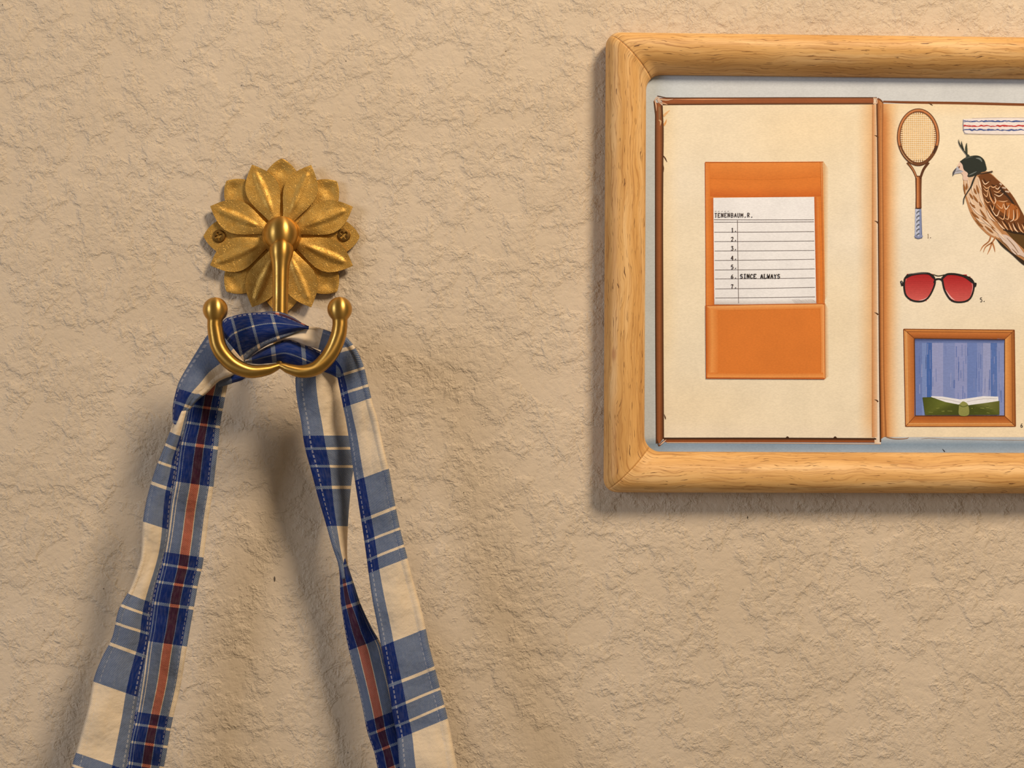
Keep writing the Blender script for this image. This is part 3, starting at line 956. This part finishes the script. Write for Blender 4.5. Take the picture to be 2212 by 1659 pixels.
G.stroke(HL([(500, 500), (440, 535), (405, 600), (375, 680), (330, 750), (292, 820), (284, 892)]), [2, 3.0, 3.4, 3, 2.4, 2.2, 1.2], (46, 42, 34), 12)
# feet
LG = (186, 120, 70)
for q in ([(610, 1268), (590, 1330), (515, 1395), (483, 1452)], [(670, 1278), (625, 1345), (548, 1400), (520, 1465)],
          [(625, 1345), (600, 1420), (568, 1490)], [(630, 1350), (650, 1410), (660, 1462)]):
    G.stroke(HL(q), [3.2, 3.0, 2.4, .8], LG, 4)
G.stroke(HL([(600, 1290), (580, 1335), (520, 1385)]), [.6, 1, .6], (128, 74, 40), 5)
G.stroke(HL([(655, 1300), (615, 1350), (560, 1390)]), [.6, 1, .6], (128, 74, 40), 5)
G.build('printed_hawk', sheet)


# --- painted sunglasses
def C5(x, y): return (1860 + x / 3.949, 560 + y / 3.949)


U = Art()
BK = (34, 30, 28)
lens_l = [(372, 165), (400, 135), (480, 125), (575, 122), (615, 145), (632, 190), (610, 265), (570, 330), (520, 358), (440, 352), (385, 310), (368, 240)]
lens_r = [(692, 165), (712, 138), (760, 126), (870, 140), (935, 165), (962, 205), (958, 270), (930, 335), (880, 362), (800, 362), (755, 335), (712, 260)]
for pts in (lens_l, lens_r):
    q = catmull([C5(*p) for p in pts + [pts[0]]], 72)[:-1]
    cen = q.mean(axis=0)
    ys = q[:, 1]
    U.poly([tuple(p) for p in q], None, 3, cols=[tuple(np.array((176, 32, 34)) * (1 - t) + np.array((214, 92, 82)) * t) for t in (ys - ys.min()) / (ys.max() - ys.min())])
    for k in range(14):          # graded tint, darker above
        t = k / 13
        y = ys.min() + 3 + t * (ys.max() - ys.min() - 6)
        xs = q[np.abs(ys - y) < 4][:, 0]
        U.band([(xs.min() + 1, y - 1.9), (xs.max() - 1, y - 1.9)], [(xs.min() + 1, y + 1.9), (xs.max() - 1, y + 1.9)],
               tuple(np.array((170, 30, 32)) * (1-t) + np.array((208, 92, 82)) * t), tuple(np.array((172, 32, 33)) * (1-t) + np.array((210, 96, 86)) * t), 4, 2)
    U.stroke([tuple(p) for p in q] + [tuple(q[0])], 3.6, BK, 6, 140)
U.stroke([C5(590, 305), C5(545, 342), C5(490, 352)], [.5, 3, .5], (232, 176, 164), 5)
U.stroke([C5(720, 260), C5(765, 325), C5(800, 350)], [.5, 3, .5], (232, 176, 164), 5)
U.stroke([C5(940, 180), C5(952, 240), C5(935, 310)], [.5, 1.6, .5], (216, 140, 130), 5)
U.stroke([C5(380, 190), C5(395, 155), C5(430, 140)], [.5, 1.6, .5], (216, 120, 110), 5)
U.stroke([C5(380, 160), C5(440, 130), C5(575, 122), C5(625, 160)], [4, 4.4, 4.4, 5], BK, 7)
U.stroke([C5(690, 165), C5(740, 127), C5(870, 142), C5(960, 200)], [5, 4.4, 4.4, 5], BK, 7)
U.stroke([C5(615, 130), C5(660, 142), C5(712, 132)], [2, 2.2, 2], (70, 60, 40), 6)
U.stroke([C5(620, 200), C5(636, 174), C5(660, 168), C5(685, 174), C5(700, 200)], [2, 4, 3.4, 4, 2], BK, 7)
U.stroke([C5(340, 185), C5(350, 205), C5(352, 228)], [4, 6, 4], BK, 7)
U.stroke([C5(978, 200), C5(974, 215), C5(972, 236)], [4, 6, 4], BK, 7)
U.stroke([C5(345, 190), C5(350, 205)], 1.4, (150, 146, 144), 8, 4)
U.stroke([C5(400, 132), C5(480, 120), C5(560, 118)], [.4, .9, .4], (120, 112, 108), 8)
U.build('printed_sunglasses', sheet)

# --- painted small frame: striped curtain and an open green book
Q = Art()
o_ = [C5(364, 596), C5(1308, 604), C5(1318, 1426), C5(380, 1426)]
i_ = [C5(455, 675), C5(1225, 684), C5(1225, 1336), C5(462, 1336)]


def lerp2(a, b, t): return (a[0] * (1-t) + b[0] * t, a[1] * (1-t) + b[1] * t)


tones = [[(214, 140, 70), (190, 108, 48), (150, 80, 34)], [(150, 84, 36), (206, 130, 62), (230, 160, 90)],
         [(222, 150, 78), (186, 104, 44), (158, 84, 34)], [(228, 160, 90), (200, 122, 58), (176, 98, 42)]]
for k in range(4):
    a, b, c, d = o_[k], o_[(k+1) % 4], i_[(k+1) % 4], i_[k]
    tn = tones[k]
    for s in range(4):
        t0, t1 = s / 4, (s + 1) / 4
        cc = [np.array(tn[0]), np.array(tn[1]), np.array(tn[2])]
        f = lambda t: tuple(cc[0] * (1 - 2*t) + cc[1] * 2*t if t < .5 else cc[1] * (2 - 2*t) + cc[2] * (2*t - 1))
        Q.poly([lerp2(a, d, t0), lerp2(b, c, t0), lerp2(b, c, t1), lerp2(a, d, t1)], None, 3, cols=[f(t0), f(t0), f(t1), f(t1)])
    Q.stroke([a, b], 1.8, (136, 70, 28), 5, 4)
    Q.stroke([d, c], 2.0, (96, 54, 28), 5, 4)
    Q.stroke([lerp2(a, d, .26), lerp2(b, c, .26)], 1.2, (240, 180, 112) if k in (2, 3) else (150, 84, 38), 5, 4)
    Q.stroke([a, d], 1.1, (126, 66, 28), 5, 4)
stripes = [(455, 520, (108, 124, 172)), (520, 560, (122, 140, 186)), (560, 605, (70, 102, 164)), (605, 700, (150, 154, 190)), (700, 800, (126, 138, 182)),
           (800, 905, (142, 148, 188)), (905, 990, (110, 128, 178)), (990, 1040, (128, 140, 184)), (1040, 1105, (152, 156, 190)), (1105, 1160, (88, 114, 170)), (1160, 1226, (132, 142, 184))]
for a, b, c in stripes:
    Q.poly([C5(a, 678), C5(b, 680), C5(b, 1338), C5(a, 1338)], c, 4)
for k in range(70):
    x = rnd.uniform(465, 1220)
    y = rnd.uniform(700, 1150)
    Q.stroke([C5(x, y), C5(x + rnd.uniform(-3, 3), y + rnd.uniform(60, 180))], rnd.uniform(.6, 1.8), rnd.choice([(96, 116, 172), (150, 156, 194), (120, 134, 182)]), 5, 3)
Q.band([C5(458, 680), C5(840, 684), C5(1224, 688)], [C5(465, 712), C5(840, 712), C5(1222, 714)], (58, 66, 104), (112, 128, 176), 6)
Q.poly([C5(600, 1168), C5(700, 1172), C5(845, 1196), C5(890, 1190), C5(1040, 1168), C5(1170, 1172), C5(1172, 1215), C5(915, 1245), C5(830, 1250), C5(590, 1200)], (232, 226, 220), 7)
Q.stroke([C5(620, 1182), C5(740, 1198), C5(850, 1222)], .8, (190, 180, 176), 8)
Q.stroke([C5(900, 1216), C5(1030, 1192), C5(1160, 1190)], .8, (190, 180, 176), 8)
Q.poly([C5(525, 1178), C5(600, 1176), C5(720, 1218), C5(836, 1240), C5(838, 1330), C5(546, 1330)], None, 9, cols=[(70, 76, 22), (74, 80, 24), (104, 110, 40), (72, 78, 24), (66, 70, 20), (84, 88, 28)])
Q.poly([C5(915, 1245), C5(1060, 1226), C5(1180, 1208), C5(1180, 1328), C5(912, 1330)], None, 9, cols=[(64, 70, 20), (116, 116, 56), (96, 96, 36), (84, 88, 28), (70, 74, 22)])
Q.smooth_poly([C5(836, 1240), C5(870, 1212), C5(912, 1240), C5(916, 1328), C5(838, 1328)], (142, 140, 72), 10, 30)
Q.stroke([C5(832, 1240), C5(870, 1258), C5(915, 1245)], 2, (100, 104, 44), 11)
for k in range(16):
    x = rnd.choice([rnd.uniform(560, 800), rnd.uniform(930, 1120)])
    y = rnd.uniform(1245, 1310)
    Q.stroke([C5(x, y), C5(x + rnd.uniform(20, 45), y + rnd.uniform(-6, 10))], rnd.uniform(.8, 2), rnd.choice([(128, 130, 58), (84, 90, 30)]), 10, 3)
Q.build('printed_small_frame', sheet)

# ------------------------------------------------------------------ brass hook
hook = empty('wall_hook', P(609, 512, 0.0))
tag(hook, 'brass double coat hook with layered flower rosette and two ball tipped prongs', 'coat hook')
C0 = P(609, 512, 0.0)
hp = PXM


def HP(dx, dy, h):
    """flower coordinates: pixels right / up of the centre, h metres off the wall"""
    if h < 0.009: h *= 0.72
    return Vector((C0.x + dx * hp, -h, C0.z + dy * hp))


core = []
for i in range(13):
    r = 62 * i / 12
    core.append((r, 0.0046 - 0.0012 * (i / 12) ** 2))
cv, cf = [], []
for i, (r, h) in enumerate(core):
    for k in range(48):
        a = 2 * math.pi * k / 48
        cv.append(HP(r * math.cos(a), r * math.sin(a), h))
cv += [HP(62 * math.cos(2*math.pi*k/48), 62 * math.sin(2*math.pi*k/48), 0) for k in range(48)]
rosette = mesh_obj('rosette', cv, [tuple(reversed(f)) for f in grid_faces(14, 48, True)], M_CAST, hook)


def petal(ang, L, wf, hf, name='petal', screw=False):
    nu, nv = 44, 25
    vs = []
    ca, sa = math.cos(ang), math.sin(ang)
    us = np.linspace(0, 1, nu) ** 0.9
    for i, u in enumerate(us):
        w = wf(u)
        for j in range(nv):
            v = -1 + 2 * j / (nv - 1)
            r, x = 14 + (L - 14) * u, w * v
            vs.append(HP(r * ca - x * sa, r * sa + x * ca, hf(u, v)))
    top = nu * nv
    fs = [tuple(reversed(f)) for f in grid_faces(nu, nv)]
    # skirt down to the layer below
    rim = [i * nv for i in range(nu)] + [(nu-1)*nv + j for j in range(1, nv)] + [i * nv + nv - 1 for i in range(nu - 2, -1, -1)]
    low = {}
    for r_ in rim:
        low[r_] = len(vs)
        v = vs[r_]
        vs.append(Vector((v.x, min(-0.0002, v.y + 0.0017), v.z)))
    for a, b in zip(rim[:-1], rim[1:]):
        fs.append((a, b, low[b], low[a]))
    o = mesh_obj(name, vs, fs, M_CAST, rosette)
    md = o.modifiers.new('edge', 'EDGE_SPLIT'); md.split_angle = math.radians(48)
    return o


def w_front(u):
    k = np.interp(u, [0, .12, .25, .4, .52, .62, .72, .82, .90, .96, 1.0], [7, 10, 17.5, 28, 34.5, 36.2, 33.5, 25.5, 15.5, 6.5, 0.3])
    return float(k)


def w_back(u):
    k = np.interp(u, [0, .2, .4, .6, .7, .78, .85, .90, .94, .97, 1.0], [8, 20, 34, 40, 39, 36, 29.5, 23, 16.5, 10.5, 1.5])
    return float(k)


_wu = np.linspace(0, 1, 200)
_wf = np.convolve(np.pad([w_front(u) for u in _wu], 5, mode='edge'), np.ones(11)/11, mode='valid')
_wb = np.convolve(np.pad([w_back(u) for u in _wu], 4, mode='edge'), np.ones(9)/9, mode='valid')
_wf[-6:] = np.interp(_wu[-6:], [_wu[-7], 1], [_wf[-7], .3])
_wb[-5:] = np.interp(_wu[-5:], [_wu[-6], 1], [_wb[-6], 2.0])


def h_front(u, v):
    ridge_w = 0.16 + 0.10 * u
    env = sstep(np.array(u), .22, .42) * (1 - sstep(np.array(u), .83, .90))
    rid = math.exp(-(abs(v) / ridge_w) ** 3) * float(env) * 0.00085
    cup = 0.0011 * (1 - abs(v) ** 1.8) * (1 - u) ** 0.8
    dish = -0.0007 * (1 - v * v) * float(sstep(np.array(u), .35, .6) * (1 - sstep(np.array(u), .8, .97)))
    lift = 0.0064 + 0.0006 * math.sin(u * math.pi) + 0.0006 * u
    return lift + rid + cup + dish


def h_back(u, v):
    dish = -0.0010 * math.exp(-((u - .84) / .09) ** 2 - (v / .55) ** 2)
    return 0.0036 + 0.0009 * u * (1 - .3 * v * v) + dish


def h_back_flat(u, v):
    return 0.0036 + 0.0006 * u


for k in range(8):
    a = math.pi / 4 * k
    petal(a, 167, lambda u: float(np.interp(u, _wu, _wb)), h_back_flat if k in (0, 4) else h_back)
for k in range(8):
    petal(math.pi / 8 + math.pi / 4 * k, 165, lambda u: float(np.interp(u, _wu, _wf)), h_front)


# cross-head screws
def screw(dx, dy, rot):
    vs, fs = [], []
    nr, na = 22, 72
    R0 = 14.2
    for i in range(nr):
        r = R0 * (i + .02) / (nr - 1)
        for k in range(na):
            a = 2 * math.pi * k / na
            h = 0.0050 + 0.0004 * (1 - (r / R0) ** 2)
            if i >= nr - 2: h -= 0.0005 * (i - nr + 3)
            lx, ly = r * math.cos(a - rot), r * math.sin(a - rot)
            arm = min(abs(lx), abs(ly)); ext = max(abs(lx), abs(ly))
            dep = float(sstep(np.array(-arm), -2.6, -1.5)) * float(1 - sstep(np.array(ext), 7.0, 8.6))
            h -= 0.0018 * dep
            vs.append(HP(dx + r * math.cos(a), dy + r * math.sin(a), h))
    vs += [HP(dx + R0 * math.cos(2*math.pi*k/na), dy + R0 * math.sin(2*math.pi*k/na), 0.003) for k in range(na)]
    fs = [tuple(reversed(f)) for f in grid_faces(nr + 1, na, True)]
    fs.append(tuple(range(na)))
    o = mesh_obj('screw', vs, fs, M_SCREW, hook)
    o['label'] = 'cross head brass screw'


screw(-134.5, 0, 0.35)
screw(133.5, 3, 0.75)

# ball boss
def lathe_y(cx_, cz_, prof_, seg=48):
    """prof: (radius px, height m) around an axis pointing out of the wall"""
    vs = []
    for r, h in prof_:
        for k in range(seg):
            a = 2 * math.pi * k / seg
            vs.append(HP(cx_ + r * math.cos(a), cz_ + r * math.sin(a), h))
    return vs, [tuple(reversed(f)) for f in grid_faces(len(prof_), seg, True)]


rb = 37.5
hb = 0.0165
bc = HP(1, -1, hb)
vs, fs, uvb = [], [], []
for i in range(33):
    t = math.pi * i / 32
    for k in range(49):
        a = 2 * math.pi * k / 48
        vs.append(bc + Vector((math.sin(a) * math.sin(t), math.cos(a) * math.sin(t), math.cos(t))) * max(rb * hp, 1e-6))
        uvb.append((k / 48, t))
mesh_obj('ball_boss', vs, grid_faces(33, 49), M_BRASS, hook, uvs={'brush': uvb})
vs, fs = lathe_y(0, 0, [(44, 0.0045), (42, 0.0072), (38, 0.0092), (34, 0.0105), (28, 0.0110)])
mesh_obj('collar', vs, fs, M_CAST, hook)

# stem: collar, straight shaft, then curls forward to the fork
st_px = [(608, 530, .0200, 15), (608, 533, .0205, 23), (608, 537, .0210, 25.4), (607.6, 546, .0215, 25.6), (607.2, 555, .0217, 23.8), (606.8, 566, .0219, 20.6), (606.4, 580, .022, 18.6), (606, 604, .0222, 17.6), (605.6, 640, .0225, 17),
         (605.2, 690, .023, 16.5), (605, 735, .024, 15), (604.6, 764, .027, 12), (604.4, 780, .032, 8), (604.2, 788, .038, 6), (604.2, 791, .044, 5), (604.2, 791, .047, 4.5)]
q = catmull([(a, b, c * 4000, d) for a, b, c, d in st_px], 110)
path = [P(a, b, c / 4000) for a, b, c, d in q]
rad = [d * PXM * (DIST - c / 4000) / DIST for a, b, c, d in q]
vs, fs, uvb = sweep(path, rad, 36)
mesh_obj('stem', vs, fs, M_BRASS, hook, uvs={'brush': uvb})

PRD = 0.0475
left = [(606, 789, 5), (598, 792, 8), (577, 799, 12), (540, 802, 15), (507, 789.5, 17), (484, 768, 17.6), (472, 747, 17.6), (466.5, 722, 17.2), (464, 704, 16.4)]
right = [(602, 789, 5), (610, 791, 8), (625, 797, 11), (653, 802.5, 14), (681, 796, 15.5), (704, 777, 17), (720, 753, 17.5), (731, 724, 17), (734.5, 703, 16.4)]


def prong(pts, ball):
    pts = [(a, b, PRD + 0.002 * i / len(pts), r) for i, (a, b, r) in enumerate(pts)]
    q = list(map(tuple, catmull([(a, b, d * 4000, r) for a, b, d, r in pts], 60)))
    bx_, by_, br = ball
    # neck flares into the ball end
    ex_, ey_, ed, er = q[-1]
    for t in np.linspace(0.06, 1, 30):
        y = ey_ + (by_ - br - ey_) * t
        x = ex_ + (bx_ - ex_) * min(1, t * 2.2)
        dy = y - by_
        rs = math.sqrt(max(0.0, br * br - dy * dy))
        neck = er + (t * 1.5) ** 3
        r = max(rs, neck) if dy > 0 else rs
        if dy > 0 and abs(rs - neck) < 5: r = max(rs, neck) + 0.6 * (1 - abs(rs - neck) / 5)
        q.append((x, y, ed, max(r, .2)))
    path = [P(a, b, d / 4000) for a, b, d, r in q]
    rad = [r * PXM * (DIST - d / 4000) / DIST for a, b, d, r in q]
    vs, fs, uvb = sweep(path, rad, 40)
    mesh_obj('hook_prong', vs, fs, M_BRASS, hook, uvs={'brush': uvb})


prong(left, (465, 669, 27))
prong(right, (734, 668, 27))

# ------------------------------------------------------------------ plaid strap
strap = empty('fabric_strap', P(604, 800, 0.045))
tag(strap, 'blue and cream plaid cotton strap with red stripe looped over the brass hook', 'strap')
wr = np.random.RandomState(7)


def ribbon(name, ea, eb, depth, u0=0, per=350.0, rev=False, slope=0.0, v0=0.0, v1=1.0, bulge=0.003, wrinkle=0.0008, n=90, m=18,
           hem=(0.0, 0.0), tilt=0.0, along_x=False, twist=None):
    """cloth band between two traced edges; depth (m) along it; u0 = pixel where a navy block of the plaid starts"""
    qa, qb = catmull(ea, n), catmull(eb, n)
    dep = np.interp(np.linspace(0, 1, n), np.linspace(0, 1, len(np.atleast_1d(depth))), np.atleast_1d(depth))
    tl = np.interp(np.linspace(0, 1, n), np.linspace(0, 1, len(np.atleast_1d(tilt))), np.atleast_1d(tilt))
    ph = wr.uniform(0, 6.28, 6)
    vs, uv, th = [], [], []
    mid = (qa[:, :2] + qb[:, :2]) / 2
    arc = np.concatenate([[0], np.cumsum(np.linalg.norm(np.diff(mid, axis=0), axis=1))])
    for i in range(n):
        for j in range(m):
            t = j / (m - 1)
            x = qa[i, 0] * (1-t) + qb[i, 0] * t
            y = qa[i, 1] * (1-t) + qb[i, 1] * t
            s = arc[i]
            d = dep[i] + bulge * (1 - (2*t - 1) ** 2) + tl[i] * (t - .5)
            d += wrinkle * (math.sin(s * .031 + ph[0] + 2.2 * t) + .7 * math.sin(s * .057 + ph[1] - 3.1 * t) + .5 * math.sin(t * 9 + ph[2] + s * .013))
            d += hem[0] * math.exp(-((t - .05) / .05) ** 2) + hem[1] * math.exp(-((t - .95) / .05) ** 2)
            d *= float(np.interp(y, [720, 800, 1200, 1700], [.80, .76, .72, .80]))
            vs.append(P(x, y, d))
            uu = (x if along_x else y) + slope * (x - mid[i, 0] if not along_x else y - mid[i, 1])
            U_ = (uu - u0) / per
            if rev: U_ = -U_
            uv.append((U_, v0 + (v1 - v0) * t))
            wd = np.linalg.norm(qb[i, :2] - qa[i, :2])
            th.append((t * max(wd, 60) , s))
    o = mesh_obj(name, vs, grid_faces(n, m), M_PLAID, strap, uvs={'plaid': uv, 'thread': th})
    md = o.modifiers.new('cloth thickness', 'SOLIDIFY')
    md.thickness = 0.0009; md.offset = -1
    return o


def c2(pts): return [(360 + x / 4.366, 620 + y / 4.366) for x, y in pts]


EXT = 320   # the bands hang on below the picture


def ext(pts):
    a, b = np.array(pts[-3], float), np.array(pts[-1], float)
    d = (b - a) / np.linalg.norm(b - a)
    return list(pts) + [tuple(b + d * EXT * .5), tuple(b + d * EXT)]


# right pair
R2a = [(648, 780), (640, 818), (643, 861), (652, 910), (660, 962), (675, 1020), (689, 1072), (704, 1122), (721, 1179), (736, 1223), (742, 1250)]
R2b = [(735, 770), (738, 812), (744, 870), (754, 934), (762, 1000), (757, 1035), (751, 1093), (748, 1136), (746, 1194), (748, 1225), (750, 1250)]
ribbon('strap_band', R2a, R2b, [.036, .034, .030, .028, .028, .028], u0=941, v0=.0, v1=.66, bulge=.004, hem=(.0008, 0), tilt=[-.004, -.012, -.01], n=110)
R2c = [(732, 1208), (737, 1236), (739, 1297), (744, 1333), (753, 1388), (764, 1435), (775, 1477), (786, 1527), (797, 1582), (811, 1623), (819, 1659)]
R2d = [(742, 1206), (759, 1255), (777, 1305), (800, 1355), (822, 1392), (834, 1440), (846, 1490), (855, 1535), (866, 1590), (876, 1625), (884, 1659)]
ribbon('strap_band', ext(R2c), ext(R2d), [.029, .029, .029, .029, .030, .030], u0=1546, per=350, rev=False, slope=.38, v0=1.90, v1=1.12, bulge=.004, tilt=[.004, .008], n=120)
R1a = [(690, 765), (727, 803), (736, 835), (744, 876), (750, 905), (759, 962), (767, 1020), (776, 1078), (785, 1136), (793, 1194), (806, 1291), (816, 1344), (826, 1399), (836, 1449), (844, 1499), (851, 1546), (860, 1593), (866, 1659)]
R1b = [(728, 712), (763, 750), (782, 789), (791, 826), (802, 872), (811, 899), (825, 962), (837, 1015), (848, 1078), (863, 1150), (877, 1205), (894, 1269), (913, 1338), (924, 1394), (938, 1449), (952, 1504), (966, 1560), (985, 1659)]
ribbon('strap_band', ext(R1a), ext(R1b), [.047, .047, .048, .050, .052, .055, .059], u0=1222, per=352, rev=True, slope=.40, v0=0, v1=1, bulge=.0022, hem=(.0006, .0016), tilt=[.010, .004, .003, .006], n=170, m=24)

# left pair
L2a = [(425, 800), (408, 850), (396, 914), (384, 959), (372, 1039), (362, 1092), (352, 1171), (342, 1224), (326, 1290), (316, 1366), (311, 1391), (300, 1470), (288, 1546), (276, 1601), (268, 1659)]
L2b = [(497, 795), (483, 866), (475, 911), (470, 959), (462, 1025), (459, 1052), (451, 1105), (441, 1185), (436, 1224), (428, 1255), (417, 1319), (403, 1394), (389, 1477), (367, 1574), (352, 1659)]
ribbon('strap_band', ext(L2a), ext(L2b), [.038, .034, .031, .030, .030, .030], u0=852, per=345, slope=-.14, v0=1.0, v1=2.0 - 1e-3, bulge=.0022, hem=(0, .0006), tilt=[.002, .006, .001], n=170, m=24)
L1a = [(386, 893), (375, 922), (356, 972), (340, 1012), (329, 1047), (319, 1086), (312, 1131), (309, 1185), (305, 1214), (284, 1272), (259, 1319), (245, 1377), (223, 1421), (206, 1466), (193, 1532), (170, 1615), (157, 1659)]
L1b = [(404, 884), (398, 914), (390, 949), (380, 986), (376, 1025), (369, 1065), (364, 1105), (357, 1171), (346, 1214), (330, 1272), (321, 1333), (317, 1394), (306, 1449), (295, 1504), (284, 1574), (278, 1615), (270, 1659)]
ribbon('strap_band', ext(L1a), ext(L1b), [.0505, .049, .050, .052, .055, .060], u0=1291, per=353, slope=-.33, v0=1.0 - 1e-3, v1=.03, bulge=.0030, hem=(.0010, .0004), tilt=[.002, -.006, -.004, -.004], n=170, m=22)
# the twist over the left prong
U1a = c2([(470, 380), (385, 470), (300, 600), (200, 770), (130, 900), (100, 1000), (76, 1120), (74, 1210), (76, 1290)])
U1b = c2([(720, 700), (620, 818), (540, 850), (470, 890), (380, 980), (280, 1060), (205, 1150), (150, 1230), (112, 1300)])
ribbon('strap_band', U1a, U1b, [.046, .049, .050, .050, .049, .048], u0=846, per=350, slope=-.30, v0=.05, v1=.42, bulge=.005, hem=(0, .0014), tilt=[.004, .004, .002], n=100)
# small tail of the hem under the left prong
ribbon('strap_band', c2([(730, 790), (700, 810), (620, 830), (540, 870), (470, 900)]), c2([(735, 845), (700, 868), (630, 890), (560, 912), (490, 930)]), [.043, .044, .044], u0=500, per=600, along_x=True,
       v0=2.0, v1=2.3, bulge=.002, n=40, m=10)

# the knot over the hook
K0a = c2([(800, 262), (880, 240), (970, 229), (1080, 238), (1190, 282), (1310, 362)])
K0b = c2([(790, 330), (880, 300), (970, 300), (1080, 320), (1190, 350), (1340, 400)])
ribbon('strap_knot', K0a, K0b, [.040, .040, .039], u0=560, per=500, along_x=True, v0=3.36, v1=3.97, bulge=.003, n=50)
K2a = c2([(735, 690), (900, 585), (1050, 520), (1160, 490), (1300, 540), (1470, 620), (1580, 680)])
K2b = c2([(745, 712), (860, 728), (980, 720), (1080, 714), (1180, 732), (1290, 772), (1430, 800)])
ribbon('strap_knot', K2a, K2b, [.040, .043, .045, .046, .044, .040], u0=544, per=600, along_x=True, slope=-.1, v0=2.05, v1=2.62, bulge=.006, n=80)
K3a = c2([(960, 505), (1150, 452), (1330, 378), (1420, 382), (1560, 425), (1700, 490), (1770, 570)])
K3b = c2([(960, 540), (1150, 500), (1300, 548), (1440, 592), (1560, 650), (1640, 720), (1690, 780)])
ribbon('strap_knot', K3a, K3b, [.044, .046, .047, .046, .045, .046], u0=693, per=350, along_x=True, slope=.25, v0=1.0 - 1e-3, v1=.30, bulge=.004, hem=(.0018, 0), n=80)
K1a = c2([(470, 420), (545, 305), (620, 275), (700, 255), (800, 243), (900, 240), (1000, 250), (1120, 285), (1230, 330), (1340, 380)])
K1b = c2([(640, 790), (735, 706), (790, 655), (860, 605), (930, 560), (1000, 525), (1080, 490), (1160, 458), (1250, 420), (1342, 388)])
ribbon('strap_knot', K1a, K1b, [.041, .045, .048, .049, .048, .045], u0=486, per=340, along_x=True, slope=-.28, v0=2.05, v1=2.0 + .985, bulge=.006, hem=(0, .0016), wrinkle=.0006, n=110, m=26)
# shaded fold behind the right prong
ribbon('strap_knot', c2([(1480, 560), (1560, 600), (1640, 640), (1720, 740)]), c2([(1380, 740), (1460, 790), (1560, 830), (1640, 880)]), [.040, .042, .042], u0=600, per=700, along_x=True, v0=2.0, v1=2.3, bulge=.003, n=40)
